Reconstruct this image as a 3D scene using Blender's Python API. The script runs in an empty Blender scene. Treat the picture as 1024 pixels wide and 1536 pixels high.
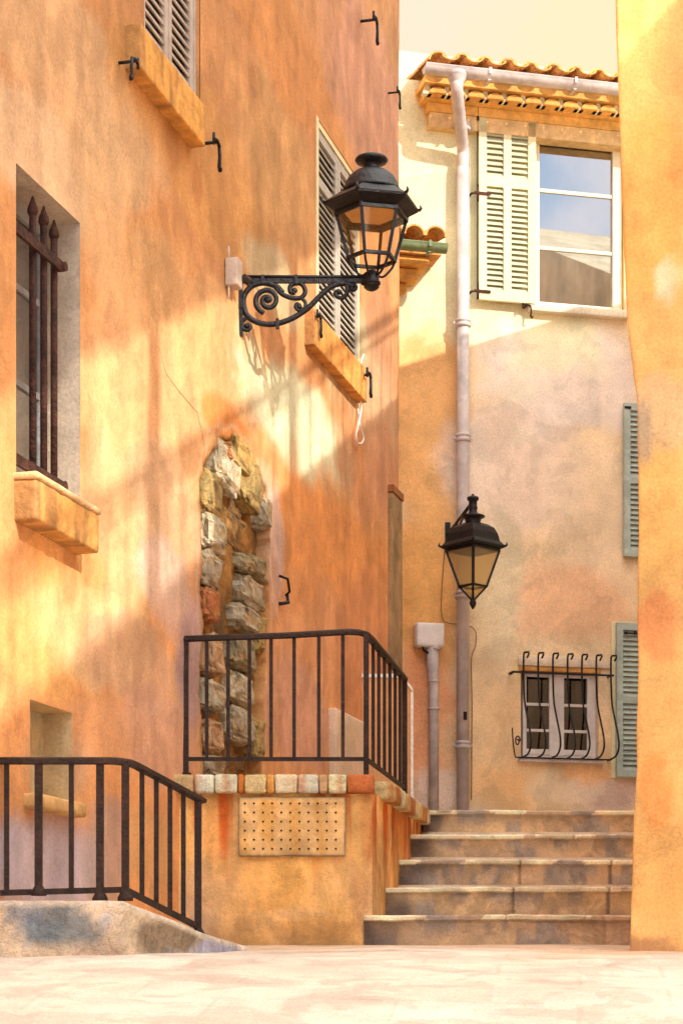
import bpy, bmesh, math, random
from mathutils import Vector, noise
random.seed(7)
SC = bpy.context.scene
COL = SC.collection
F = 3000.0           # focal length in photo pixels
HY = 1470.0          # horizon row
KSH = 1.0            # shade brightness used to turn seen colours into base colours

# ------------------------------------------------------------------ utilities
def lin(c):
    return tuple(((v/255.0)/12.92 if v/255.0 <= .04045 else (((v/255.0)+.055)/1.055)**2.4) for v in c)
KV = [1.0, 1.12, 1.45]      # per channel: the lane is lit partly by light bounced off orange walls
def alb(c):
    v = lin(c); return tuple(min(.90, v[i]*KV[i]) for i in range(3))
def mixc(a, b, f):
    f = max(0, min(1, f))
    return tuple(a[i]*(1-f)+b[i]*f for i in range(3))
def sm(a, b, x):
    t = max(0, min(1, (x-a)/(b-a))); return t*t*(3-2*t)
def N3(x, y, z=0.0): return noise.noise(Vector((x, y, z)))
def fbm(x, y, z=0.0, o=3):
    return noise.fractal(Vector((x, y, z)), .9, 2.1, o)

class Frame:
    """a vertical wall plane: x to the right as seen from the street, y into the wall, z up"""
    def __init__(s, O, u):
        l = math.hypot(*u); s.O = O; s.u = (u[0]/l, u[1]/l); s.v = (-s.u[1], s.u[0]); s.rot = math.atan2(s.u[1], s.u[0])
    def at(s, px, py, d=0.0):
        a = (px-512)/F
        x = (a*(s.O[1]+d*s.v[1]) - s.O[0] - d*s.v[0])/(s.u[0]-a*s.u[1])
        D = s.O[1]+x*s.u[1]+d*s.v[1]
        return x, (HY-py)/F*D
    def px(s, x, z, d=0.0):
        X = s.O[0]+x*s.u[0]+d*s.v[0]; Y = s.O[1]+x*s.u[1]+d*s.v[1]
        return 512+F*X/Y, HY-F*z/Y
    def w(s, x, d, z): return (s.O[0]+x*s.u[0]+d*s.v[0], s.O[1]+x*s.u[1]+d*s.v[1], z)

LEFT = Frame((.459, 16.0), (.272, 1.0))
FAC = Frame((0.0, 16.8), (1.0, .24))
def front(Y): return Frame((0.0, Y), (1.0, 0.0))

class MB:
    def __init__(s): s.v = []; s.f = []; s.c = []; s.smooth = []; s.col = (1, 1, 1)
    def vert(s, p, c=None): s.v.append(tuple(p)); s.c.append(c or s.col); return len(s.v)-1
    def face(s, ids, smooth=False): s.f.append(tuple(ids)); s.smooth.append(smooth)
    def hexa(s, P):
        i = [s.vert(p) for p in P]
        for q in ((0, 3, 2, 1), (4, 5, 6, 7), (0, 1, 5, 4), (1, 2, 6, 5), (2, 3, 7, 6), (3, 0, 4, 7)): s.face([i[k] for k in q])
    def box(s, x0, x1, y0, y1, z0, z1):
        s.hexa([(x0, y0, z0), (x1, y0, z0), (x1, y1, z0), (x0, y1, z0), (x0, y0, z1), (x1, y0, z1), (x1, y1, z1), (x0, y1, z1)])
    def bar(s, p, q, w, h=None, up=(0, 0, 1)):
        h = h or w; p = Vector(p); q = Vector(q); d = (q-p).normalized(); u = Vector(up)
        if abs(d.dot(u)) > .95: u = Vector((0, 1, 0))
        a = d.cross(u).normalized(); b = a.cross(d).normalized()
        P = []
        for o in (p, q):
            for sx, sy in ((-1, -1), (1, -1), (1, 1), (-1, 1)): P.append(o+a*(sx*w/2)+b*(sy*h/2))
        s.hexa(P)
    def tube(s, pts, r, n=8, closed=False, cap=True):
        pts = [Vector(p) for p in pts]; m = len(pts); rs = r if isinstance(r, (list, tuple)) else [r]*m
        rings = []; prev = None
        for i, p in enumerate(pts):
            a = pts[i-1] if (i > 0 or closed) else p; b = pts[(i+1) % m] if (i < m-1 or closed) else p
            t = (b-a).normalized()
            if prev is None:
                u = Vector((0, 0, 1)) if abs(t.z) < .9 else Vector((0, 1, 0)); A = t.cross(u).normalized()
            else:
                A = (prev-t*prev.dot(t)).normalized()
            prev = A; B = t.cross(A)
            rings.append([s.vert(p+A*math.cos(k*2*math.pi/n)*rs[i]+B*math.sin(k*2*math.pi/n)*rs[i]) for k in range(n)])
        for i in range(m if closed else m-1):
            R, S = rings[i], rings[(i+1) % m]
            for k in range(n): s.face((R[k], R[(k+1) % n], S[(k+1) % n], S[k]), True)
        if cap and not closed: s.face(rings[0][::-1]); s.face(rings[-1])
    def lathe(s, prof, n=24, o=(0, 0, 0), rot=0.0, smooth=True, cap=True):
        rings = []
        for r, z in prof:
            rings.append([s.vert((o[0]+r*math.cos(rot+k*2*math.pi/n), o[1]+r*math.sin(rot+k*2*math.pi/n), o[2]+z)) for k in range(n)])
        for R, S in zip(rings, rings[1:]):
            for k in range(n): s.face((R[k], R[(k+1) % n], S[(k+1) % n], S[k]), smooth)
        if cap:
            s.face(rings[0][::-1]); s.face(rings[-1])
    def prism(s, poly, y0, y1):
        """poly of (x,z) extruded from y0 to y1"""
        n = len(poly); A = [s.vert((x, y0, z)) for x, z in poly]; B = [s.vert((x, y1, z)) for x, z in poly]
        s.face(A); s.face(B[::-1])
        for k in range(n): s.face((A[k], B[k], B[(k+1) % n], A[(k+1) % n]))
    def prismz(s, poly, z0, z1):
        n = len(poly); A = [s.vert((x, y, z0)) for x, y in poly]; B = [s.vert((x, y, z1)) for x, y in poly]
        s.face(A[::-1]); s.face(B)
        for k in range(n): s.face((A[k], A[(k+1) % n], B[(k+1) % n], B[k]))
    def grid(s, us, vs, fn, skip=None, smooth=True):
        """fn(u,v)->(pos,colour)"""
        idx = [[s.vert(*fn(u, v)) for v in vs] for u in us]
        for i in range(len(us)-1):
            for j in range(len(vs)-1):
                if skip and skip((us[i]+us[i+1])/2, (vs[j]+vs[j+1])/2): continue
                s.face((idx[i][j], idx[i+1][j], idx[i+1][j+1], idx[i][j+1]), smooth)
    def rough(s, mn, mx, col, amp=.006, cell=.05, rnd=.012, seed=0.0, colfn=None, sm_=True, freq=9.0):
        """a stone block with softened corners and an uneven surface"""
        mn = Vector(mn); mx = Vector(mx); c = (mn+mx)/2; h = (mx-mn)/2
        ns = [max(2, int(round(2*h[k]/cell))) for k in range(3)]
        def coords(k):
            base = [i/ns[k]*2-1 for i in range(ns[k]+1)]
            e = 1-min(.5, rnd*1.2/h[k]); base = sorted(set([-1, -e, e, 1]+[b for b in base if abs(b) < e-.02])); return base
        cs = [coords(k) for k in range(3)]
        cache = {}
        def V(p):
            key = (round(p[0], 5), round(p[1], 5), round(p[2], 5))
            if key in cache: return cache[key]
            q = Vector((p[0]*h.x, p[1]*h.y, p[2]*h.z))
            inner = Vector([max(-(h[k]-rnd), min(h[k]-rnd, q[k])) for k in range(3)])
            d = q-inner
            if d.length > 1e-6: q = inner+d.normalized()*min(d.length, rnd)
            wpt = c+q
            nrm = (q-inner*.6).normalized() if q.length > 0 else Vector((0, 0, 1))
            q2 = wpt+nrm*amp*(noise.noise(wpt*freq+Vector((seed, seed, 0)))+.5*noise.noise(wpt*freq*2.7+Vector((0, seed, seed))))
            cc = colfn(wpt) if colfn else col
            cache[key] = s.vert(q2, cc); return cache[key]
        for ax in range(3):
            a, b = (ax+1) % 3, (ax+2) % 3
            for sg in (-1, 1):
                for i in range(len(cs[a])-1):
                    for j in range(len(cs[b])-1):
                        q = []
                        for (ii, jj) in ((i, j), (i+1, j), (i+1, j+1), (i, j+1)):
                            p = [0, 0, 0]; p[ax] = sg; p[a] = cs[a][ii]; p[b] = cs[b][jj]; q.append(V(p))
                        s.face(q if sg > 0 else q[::-1], sm_)
    def build(s, name, mat, parent=None, bevel=0.0, loc=None, rotz=0.0):
        me = bpy.data.meshes.new(name); me.from_pydata(s.v, [], s.f); me.update()
        me.polygons.foreach_set('use_smooth', s.smooth)
        at = me.color_attributes.new('tint', 'FLOAT_COLOR', 'POINT')
        flat = []
        for c in s.c: flat.extend((c[0], c[1], c[2], 1.0))
        at.data.foreach_set('color', flat)
        o = bpy.data.objects.new(name, me); COL.objects.link(o); me.materials.append(mat)
        if parent: o.parent = parent
        if loc: o.location = loc
        if rotz: o.rotation_euler.z = rotz
        if bevel:
            md = o.modifiers.new('bevel', 'BEVEL'); md.width = bevel; md.segments = 2; md.limit_method = 'ANGLE'; md.angle_limit = math.radians(40)
        return o

def thing(name, label, cat, frame=None, x=0, d=0, z=0, group=None, loc=None, rot=0.0):
    o = bpy.data.objects.new(name, None); COL.objects.link(o); o.empty_display_size = .1
    if frame: o.location = frame.w(x, d, z); o.rotation_euler.z = frame.rot
    if loc: o.location = loc; o.rotation_euler.z = rot
    o['label'] = label; o['category'] = cat
    if group: o['group'] = group
    return o
def tag(o, label, cat, group=None):
    o['label'] = label; o['category'] = cat
    if group: o['group'] = group
    return o
def structure(o): o['kind'] = 'structure'; return o

# ------------------------------------------------------------------ materials
def mat(name, base=None, rough=.85, metal=0.0, scale=1.0, var=.18, blot=.22, bump=.35, grain=.10, stains=None, slab=0.0, streak=0.0, spec=.3, bscale=1.0):
    """base=None reads the painted 'tint' attribute; noise adds uneven wash, tide lines, grain and bump"""
    m = bpy.data.materials.new(name); m.use_nodes = True; nt = m.node_tree; N = nt.nodes; L = nt.links
    bs = N['Principled BSDF']; bs.inputs['Roughness'].default_value = rough; bs.inputs['Metallic'].default_value = metal
    bs.inputs['Specular IOR Level'].default_value = spec
    tc = N.new('ShaderNodeTexCoord')
    if base is None:
        a = N.new('ShaderNodeAttribute'); a.attribute_name = 'tint'; src = a.outputs['Color']
    else:
        r = N.new('ShaderNodeRGB'); r.outputs[0].default_value = (*base, 1); src = r.outputs[0]
    def noise_(sc, det=4, rg=.55, dist=0.0, vec=None):
        n = N.new('ShaderNodeTexNoise'); n.inputs['Scale'].default_value = sc*scale; n.inputs['Detail'].default_value = det
        n.inputs['Roughness'].default_value = rg; n.inputs['Distortion'].default_value = dist
        L.new(vec or tc.outputs['Object'], n.inputs['Vector']); return n.outputs['Fac']
    def remap(v, a, b, lo, hi):
        mr = N.new('ShaderNodeMapRange'); mr.interpolation_type = 'SMOOTHSTEP'
        mr.inputs[1].default_value = a; mr.inputs[2].default_value = b; mr.inputs[3].default_value = lo; mr.inputs[4].default_value = hi
        L.new(v, mr.inputs[0]); return mr.outputs[0]
    def mul(c, f):
        mx = N.new('ShaderNodeMix'); mx.data_type = 'RGBA'; mx.blend_type = 'MULTIPLY'; mx.inputs[0].default_value = 1
        L.new(c, mx.inputs[6]); L.new(f, mx.inputs[7]); return mx.outputs[2]
    # broad wash
    src = mul(src, remap(noise_(1.6, 5, .6, .4), .3, .7, 1-var, 1+var*.6))
    src = mul(src, remap(noise_(7, 4, .6), .3, .7, 1-var*.5, 1+var*.35))
    # tide lines of dried washes
    if blot > 0:
        nz = noise_(2.3, 5, .55, .9)
        pp = N.new('ShaderNodeMath'); pp.operation = 'PINGPONG'; pp.inputs[1].default_value = .055; L.new(nz, pp.inputs[0])
        line = remap(pp.outputs[0], 0.0, .006, 1-blot*.55, 1.0)
        msk = remap(noise_(1.1, 2), .45, .62, 0, 1)
        mx = N.new('ShaderNodeMix'); mx.data_type = 'RGBA'; L.new(msk, mx.inputs[0]); L.new(src, mx.inputs[6])
        L.new(mul(src, line), mx.inputs[7]); src = mx.outputs[2]
        patch = remap(noise_(1.9, 6, .6, .5), .50, .56, 1.0, 1-blot*.5)
        src = mul(src, patch)
    if streak > 0:
        mp = N.new('ShaderNodeMapping'); mp.inputs['Scale'].default_value = (2.2, 2.2, .5); L.new(tc.outputs['Object'], mp.inputs[0])
        src = mul(src, remap(noise_(1.5, 5, .6, 0, mp.outputs[0]), .35, .68, 1+streak*.4, 1-streak))
    if slab > 0:
        mp2 = N.new('ShaderNodeMapping'); mp2.inputs['Rotation'].default_value = (0, 0, .12); L.new(tc.outputs['Object'], mp2.inputs[0])
        wv = N.new('ShaderNodeMix'); wv.data_type = 'VECTOR'; wv.inputs[0].default_value = .02
        nn = N.new('ShaderNodeTexNoise'); nn.inputs['Scale'].default_value = 4; L.new(tc.outputs['Object'], nn.inputs['Vector'])
        L.new(mp2.outputs[0], wv.inputs[4]); L.new(nn.outputs['Color'], wv.inputs[5])
        br = N.new('ShaderNodeTexBrick'); br.inputs['Scale'].default_value = 1.0; br.inputs['Mortar Size'].default_value = .012; br.inputs['Mortar Smooth'].default_value = .6
        br.inputs['Brick Width'].default_value = .62; br.inputs['Row Height'].default_value = .38
        br.inputs['Color1'].default_value = (1, 1, 1, 1); br.inputs['Color2'].default_value = (.90, .88, .86, 1); br.inputs['Mortar'].default_value = (1-slab, 1-slab, 1-slab, 1)
        L.new(wv.outputs[1], br.inputs['Vector']); src = mul(src, br.outputs['Color'])
    if grain > 0:
        src = mul(src, remap(noise_(70, 4, .75), .32, .68, 1-grain*1.4, 1+grain*1.1))
    L.new(src, bs.inputs['Base Color'])
    b1 = N.new('ShaderNodeBump'); b1.inputs['Strength'].default_value = bump; b1.inputs['Distance'].default_value = .006*bscale
    L.new(noise_(55, 5, .65), b1.inputs['Height'])
    b2 = N.new('ShaderNodeBump'); b2.inputs['Strength'].default_value = bump; b2.inputs['Distance'].default_value = .02*bscale
    L.new(noise_(9, 4, .5), b2.inputs['Height']); L.new(b1.outputs[0], b2.inputs['Normal'])
    L.new(b2.outputs[0], bs.inputs['Normal'])
    return m

def glass_mat(name, tint=(.85, .9, .9), gloss=.12, rough=.03, frost=0.0, frostcol=(.8, .7, .5)):
    m = bpy.data.materials.new(name); m.use_nodes = True; nt = m.node_tree; N = nt.nodes; L = nt.links
    for n in list(N):
        if n.type != 'OUTPUT_MATERIAL': N.remove(n)
    out = [n for n in N if n.type == 'OUTPUT_MATERIAL'][0]
    tr = N.new('ShaderNodeBsdfTransparent'); tr.inputs[0].default_value = (*tint, 1)
    gl = N.new('ShaderNodeBsdfGlossy'); gl.inputs['Roughness'].default_value = rough; gl.inputs['Color'].default_value = (1, 1, 1, 1)
    mx = N.new('ShaderNodeMixShader'); mx.inputs[0].default_value = gloss; L.new(tr.outputs[0], mx.inputs[1]); L.new(gl.outputs[0], mx.inputs[2])
    last = mx
    if frost > 0:
        df = N.new('ShaderNodeBsdfTranslucent'); df.inputs[0].default_value = (*frostcol, 1)
        d2 = N.new('ShaderNodeBsdfDiffuse'); d2.inputs[0].default_value = (*frostcol, 1)
        m3 = N.new('ShaderNodeMixShader'); L.new(df.outputs[0], m3.inputs[1]); L.new(d2.outputs[0], m3.inputs[2])
        m2 = N.new('ShaderNodeMixShader'); m2.inputs[0].default_value = frost
        L.new(mx.outputs[0], m2.inputs[1]); L.new(m3.outputs[0], m2.inputs[2]); last = m2
    L.new(last.outputs[0], out.inputs[0]); return m

M = {}
M['plaster'] = mat('ochre_plaster', None, .93, var=.13, blot=.26, streak=.17, bump=.5)
M['facade'] = mat('peach_plaster', None, .93, var=.09, blot=.24, streak=.03, bump=.4)
M['render'] = mat('stained_render', None, .92, var=.22, blot=.35, streak=.25, bump=.6, scale=1.6)
M['stone'] = mat('rough_stone', None, .95, var=.25, blot=.30, bump=1.0, scale=2.5, bscale=1.5, grain=.16)
M['step'] = mat('step_stone', None, .92, var=.25, blot=.45, bump=.6, scale=1.7, grain=.12)
M['ground'] = mat('pale_street_stone', (.86, .76, .62), .93, var=.2, blot=.30, bump=.5, scale=1.2)
M['street'] = mat('pale_worn_paving', None, .93, var=.14, blot=.35, bump=.5, scale=1.3, grain=.12, slab=.14)
M['iron'] = mat('rusty_brown_iron', (.036, .017, .012), .6, .0, var=.45, blot=.5, bump=.7, scale=6, grain=.3, spec=.4)
M['rust'] = mat('old_red_iron', (.085, .032, .022), .7, .2, var=.45, blot=.5, bump=.8, scale=6, grain=.3)
M['black'] = mat('black_painted_metal', (.010, .010, .014), .42, .0, var=.35, blot=.3, bump=.35, scale=5, grain=.2, spec=.3)
M['shutter'] = mat('pale_grey_shutter_paint', (.50, .42, .36), .75, var=.12, blot=.15, bump=.2, scale=4)
M['shutter2'] = mat('grey_green_shutter_paint', (.46, .42, .36), .75, var=.12, blot=.15, bump=.2, scale=4)
M['cream'] = mat('cream_paint', (.84, .72, .44), .7, var=.08, blot=.1, bump=.15, scale=4, grain=.04)
M['bluegreen'] = mat('blue_grey_shutter_paint', (.44, .52, .47), .75, var=.15, blot=.2, bump=.2, scale=4)
M['white'] = mat('white_frame_paint', (.72, .66, .62), .6, var=.10, blot=.12, bump=.15, scale=4, grain=.05)
M['zinc'] = mat('chalky_pipe_paint', (.60, .53, .51), .55, .0, var=.16, blot=.22, streak=.1, bump=.25, scale=2.5, grain=.05)
M['sill'] = mat('ochre_sill', None, .9, var=.22, blot=.25, bump=.5, scale=3)
M['tile'] = mat('terracotta_tile', (.88, .42, .13), .9, var=.3, blot=.3, bump=.6, scale=5)
M['green'] = mat('green_gutter_paint', (.20, .26, .13), .6, var=.15, blot=.2, bump=.2, scale=4)
M['box'] = mat('dusty_plastic_box', (.62, .50, .42), .7, var=.12, blot=.2, bump=.3, scale=4)
M['boxw'] = mat('white_plastic_box', (.86, .80, .78), .6, var=.06, blot=.08, bump=.2, scale=4)
M['cream2'] = mat('warm_white_paint', (.86, .78, .58), .65, var=.08, blot=.1, bump=.15, scale=4, grain=.05)
M['wire'] = mat('tan_wire', (.30, .17, .08), .8, var=.1, blot=0, bump=0)
M['dark'] = mat('dark_hole', (.02, .015, .012), .9, var=.1, blot=0, bump=0)
M['room'] = mat('dim_room', (.045, .04, .035), .9, var=.3, blot=0, bump=0)
M['slat_shade'] = mat('cream_paint_shaded_slats', None, .7, var=.08, blot=.1, bump=.15, scale=4, grain=.04)
M['backing'] = mat('grey_backing', (.20, .19, .18), .9, var=.2, blot=0, bump=0)
M['cord'] = mat('white_cord', (.8, .75, .68), .8, var=.05, blot=0, bump=.1, scale=5)
M['curtain'] = mat('curtain_cloth', None, .95, var=.25, blot=.3, bump=.2, scale=4)
M['glass_win'] = glass_mat('window_glass', (.62, .62, .60), .34, .02)
M['glass_dark'] = glass_mat('small_window_glass', (.5, .5, .5), .10, .03)
M['glass_lamp'] = glass_mat('clear_lantern_glass', (.96, .93, .86), .13, .04)
M['glass_frost'] = glass_mat('dusty_lantern_glass', (.92, .80, .55), .05, .08, .34, (.92, .80, .52))
M['amber'] = mat('tan_reflector', (.75, .42, .16), .8, var=.1, blot=.1, bump=.1)

# ------------------------------------------------------------------ camera, light, sky
cam = bpy.data.cameras.new('camera'); co = bpy.data.objects.new('camera', cam); COL.objects.link(co)
co.location = (0, 0, 0); co.rotation_euler = (math.radians(90), 0, 0)
cam.sensor_fit = 'HORIZONTAL'; cam.sensor_width = 36; cam.lens = 36*F/1024; cam.shift_y = (HY-768)/1024; cam.clip_end = 3000; cam.clip_start = .1
SC.camera = co
S = Vector((1.0, -1.0, .9)).normalized()      # towards the sun
sl = bpy.data.lights.new('sun', 'SUN'); sl.energy = 4.8; sl.angle = math.radians(.5); sl.color = (1, .93, .80)
so = bpy.data.objects.new('sun', sl); COL.objects.link(so); so.rotation_euler = S.to_track_quat('Z', 'Y').to_euler(); so.location = (10, -10, 20)

wd = bpy.data.worlds.new('World'); SC.world = wd; wd.use_nodes = True; nt = wd.node_tree; N = nt.nodes; L = nt.links
bg = N['Background']; bg.inputs[1].default_value = .13
sky = N.new('ShaderNodeTexSky'); sky.sky_type = 'NISHITA'; sky.sun_disc = False
sky.sun_elevation = math.asin(S.z); sky.sun_rotation = math.atan2(S.x, S.y); sky.air_density = 1.0; sky.dust_density = 2.0
tc = N.new('ShaderNodeTexCoord'); sep = N.new('ShaderNodeSeparateXYZ'); L.new(tc.outputs['Generated'], sep.inputs[0])
def ramp(v, a, b, lo=0.0, hi=1.0):
    r = N.new('ShaderNodeMapRange'); r.interpolation_type = 'SMOOTHSTEP'; L.new(v, r.inputs[0])
    r.inputs[1].default_value = a; r.inputs[2].default_value = b; r.inputs[3].default_value = lo; r.inputs[4].default_value = hi; return r.outputs[0]
def blend(f, a, b):
    m = N.new('ShaderNodeMix'); m.data_type = 'RGBA'
    for k, v in ((0, f), (6, a), (7, b)):
        if isinstance(v, (tuple, float)): m.inputs[k].default_value = v
        else: L.new(v, m.inputs[k])
    return m.outputs[2]
nz = N.new('ShaderNodeTexNoise'); nz.inputs['Scale'].default_value = 7; nz.inputs['Detail'].default_value = 5; L.new(tc.outputs['Generated'], nz.inputs['Vector'])
cl = ramp(nz.outputs['Fac'], .46, .62, 0, .8)
low = blend(.85, sky.outputs[0], (5.0, 8.2, 12.5, 1))                 # blue sky behind the viewer
low = blend(cl, low, (16.0, 14.4, 14.4, 1))                            # with drifting cloud
hi = blend(.8, sky.outputs[0], (37.0, 36.0, 33.5, 1))               # bright thin cloud overhead
c1 = blend(ramp(sep.outputs['Z'], .42, .62), low, hi)
front_ = blend(ramp(nz.outputs['Fac'], .35, .65), (8.2, 6.9, 4.5, 1), (7.4, 6.7, 5.4, 1))
c2 = blend(ramp(sep.outputs['Y'], .25, .70), c1, front_)    # warm haze low in front
L.new(c2, bg.inputs[0])
SC.view_settings.view_transform = 'Standard'; SC.view_settings.look = 'None'; SC.view_settings.exposure = 0; SC.view_settings.gamma = 1
SC.cycles.max_bounces = 8; SC.cycles.transparent_max_bounces = 16; SC.cycles.sample_clamp_indirect = 6

# ------------------------------------------------------------------ street
def gz(Y):
    if Y < 11:
        for (a, b), (c, d) in zip(((-400, -8), (-20, -4), (0, -1.5), (5.5, -.32), (7.2, -.04), (8.3, .085), (9.5, .14), (11, .19)), ((-20, -4), (0, -1.5), (5.5, -.32), (7.2, -.04), (8.3, .085), (9.5, .14), (11, .19), (12, .2))):
            if a <= Y < c: return b+(d-b)*(Y-a)/(c-a)
        return -8
    if Y < 13.3: return .17+(Y-11)/2.3*.83
    return 1.0
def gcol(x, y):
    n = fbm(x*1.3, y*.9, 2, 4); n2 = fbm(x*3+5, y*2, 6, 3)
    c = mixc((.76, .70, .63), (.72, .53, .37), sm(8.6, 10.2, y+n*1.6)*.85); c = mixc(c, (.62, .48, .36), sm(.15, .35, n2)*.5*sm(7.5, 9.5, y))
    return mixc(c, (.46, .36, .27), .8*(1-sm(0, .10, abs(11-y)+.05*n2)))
mb = MB()
Ys = [-400, -60, -20]+[-10+i for i in range(14)]+[4+.08*i for i in range(88)]+[11, 11.3, 12, 13.3, 18, 60, 900]
Xs = [-500, -60, -12, -6, -3]+[-2.8+.08*i for i in range(74)]+[3.4, 6, 12, 60, 500]
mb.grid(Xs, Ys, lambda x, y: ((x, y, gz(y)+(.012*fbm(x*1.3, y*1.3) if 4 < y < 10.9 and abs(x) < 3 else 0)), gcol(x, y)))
structure(mb.build('street', M['street']))
# landing in front of the rear house
mb = MB(); mb.col = alb((200, 165, 125)); mb.prismz([(-.30, 13.9), (3.0, 13.25), (3.9, 17.9), (-3, 17.9)], .9, 1.118)
structure(mb.build('upper_landing', M['step']))

# ------------------------------------------------------------------ sheets with openings
def frange(a, b, st):
    n = max(1, int(round((b-a)/st))); return [a+(b-a)*i/n for i in range(n+1)]
def lines(a, b, st, extra):
    xs = [x for x in frange(a, b, st)]
    for e in extra: xs = [x for x in xs if abs(x-e) > st*.35]
    return sorted(xs+[e for e in extra if a < e < b] + ([] if min(abs(x-a) for x in xs) < 1e-6 else [a]) + ([] if min(abs(x-b) for x in xs) < 1e-6 else [b]))
def field(frame, base, patches, warp=.25, dark=0.0, e0=.25, e1=1.5):
    """colour of an old painted wall: soft patches of differing wash and painted sunlight, edges broken by noise"""
    P = []
    for px, py, rx, ry, c, st in patches:
        x, z = frame.at(px, py); x1, _ = frame.at(px+rx, py); _, z1 = frame.at(px, py-ry)
        P.append((x, z, abs(x1-x), abs(z1-z), alb(c), st))
    base = alb(base)
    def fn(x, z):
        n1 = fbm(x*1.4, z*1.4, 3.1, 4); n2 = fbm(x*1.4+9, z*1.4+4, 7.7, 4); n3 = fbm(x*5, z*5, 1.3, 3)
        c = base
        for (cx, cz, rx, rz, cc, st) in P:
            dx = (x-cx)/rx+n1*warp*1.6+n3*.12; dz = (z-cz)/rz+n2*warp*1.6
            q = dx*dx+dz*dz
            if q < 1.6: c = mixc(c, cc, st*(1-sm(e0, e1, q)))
        k = (1+.10*n3)*(1-dark*sm(2.6, 5.0, z))  # dark tones the upper wall down in colour, countering bright sky light
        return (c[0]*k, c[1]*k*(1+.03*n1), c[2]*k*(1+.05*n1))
    return fn
def reveal(mb, x0, x1, z0, z1, d, cf):
    """four sides of an opening, going into the wall"""
    g = frange(z0, z1, .08); h = frange(x0, x1, .08); ds = [0, d*.5, d]
    def side(x): mb.grid(g, ds, lambda z, y: ((x+.004*N3(z*6, y*6, x), y, z), cf(x, z)))
    def lev(z): mb.grid(h, ds, lambda x, y: ((x, y, z+.004*N3(x*6, y*6, z)), cf(x, z)))
    side(x0); side(x1); lev(z0); lev(z1)

# ================================================================== LEFT HOUSE
A = LEFT
KV = [1.08, 1.26, 1.60]
lh = thing('ochre_house', 'tall orange ochre plastered house on the left with shuttered and barred windows', 'house', A, 0, 0, 0)
bx1, bzt = A.at(120, 334); bx0 = A.at(24, 0)[0]; bzb = A.at(120, 768)[1]             # barred window opening
lx0, lzt = A.at(45, 1040); lx1, _ = A.at(108, 1070); lzt = A.at(108, 1070)[1]; lzb = A.at(108, 1205)[1]   # low small window
tx0 = A.at(216, 0)[0]; tx1 = A.at(299, 0)[0]; tzb = A.at(299, 175)[1]; tzt = tzb+1.55   # top shuttered window
mx0 = A.at(474, 0)[0]; mx1 = A.at(541, 0)[0]; mzb = A.at(478, 487)[1]; mzt = A.at(476, 176)[1]   # middle shuttered window
holes = [(bx0, bx1, bzb, bzt), (lx0, lx1, lzb, lzt), (tx0, tx1, tzb, tzt), (mx0, mx1, mzb, mzt)]
# outline of the broken plaster (photo pixel outline turned into wall coordinates)
nich = [(330, 654), (345, 656), (362, 668), (376, 690), (389, 712), (399, 735), (403, 790), (402, 850), (404, 905), (398, 960), (394, 1020), (392, 1090), (390, 1175),
        (303, 1175), (301, 1100), (300, 1020), (302, 950), (300, 880), (303, 820), (301, 770), (304, 720), (309, 690), (318, 668)]
NP = [A.at(*p) for p in nich]
def inpoly_dist(x, z, P):
    ins = False; best = 9
    n = len(P)
    for i in range(n):
        x0, z0 = P[i]; x1, z1 = P[(i+1) % n]
        if (z0 > z) != (z1 > z) and x < (x1-x0)*(z-z0)/(z1-z0)+x0: ins = not ins
        dx, dz = x1-x0, z1-z0; t = max(0, min(1, ((x-x0)*dx+(z-z0)*dz)/(dx*dx+dz*dz)))
        best = min(best, math.hypot(x-x0-t*dx, z-z0-t*dz))
    return best if ins else -best
nb = (min(p[0] for p in NP)-.1, max(p[0] for p in NP)+.1, min(p[1] for p in NP)-.1, max(p[1] for p in NP)+.1)
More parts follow.
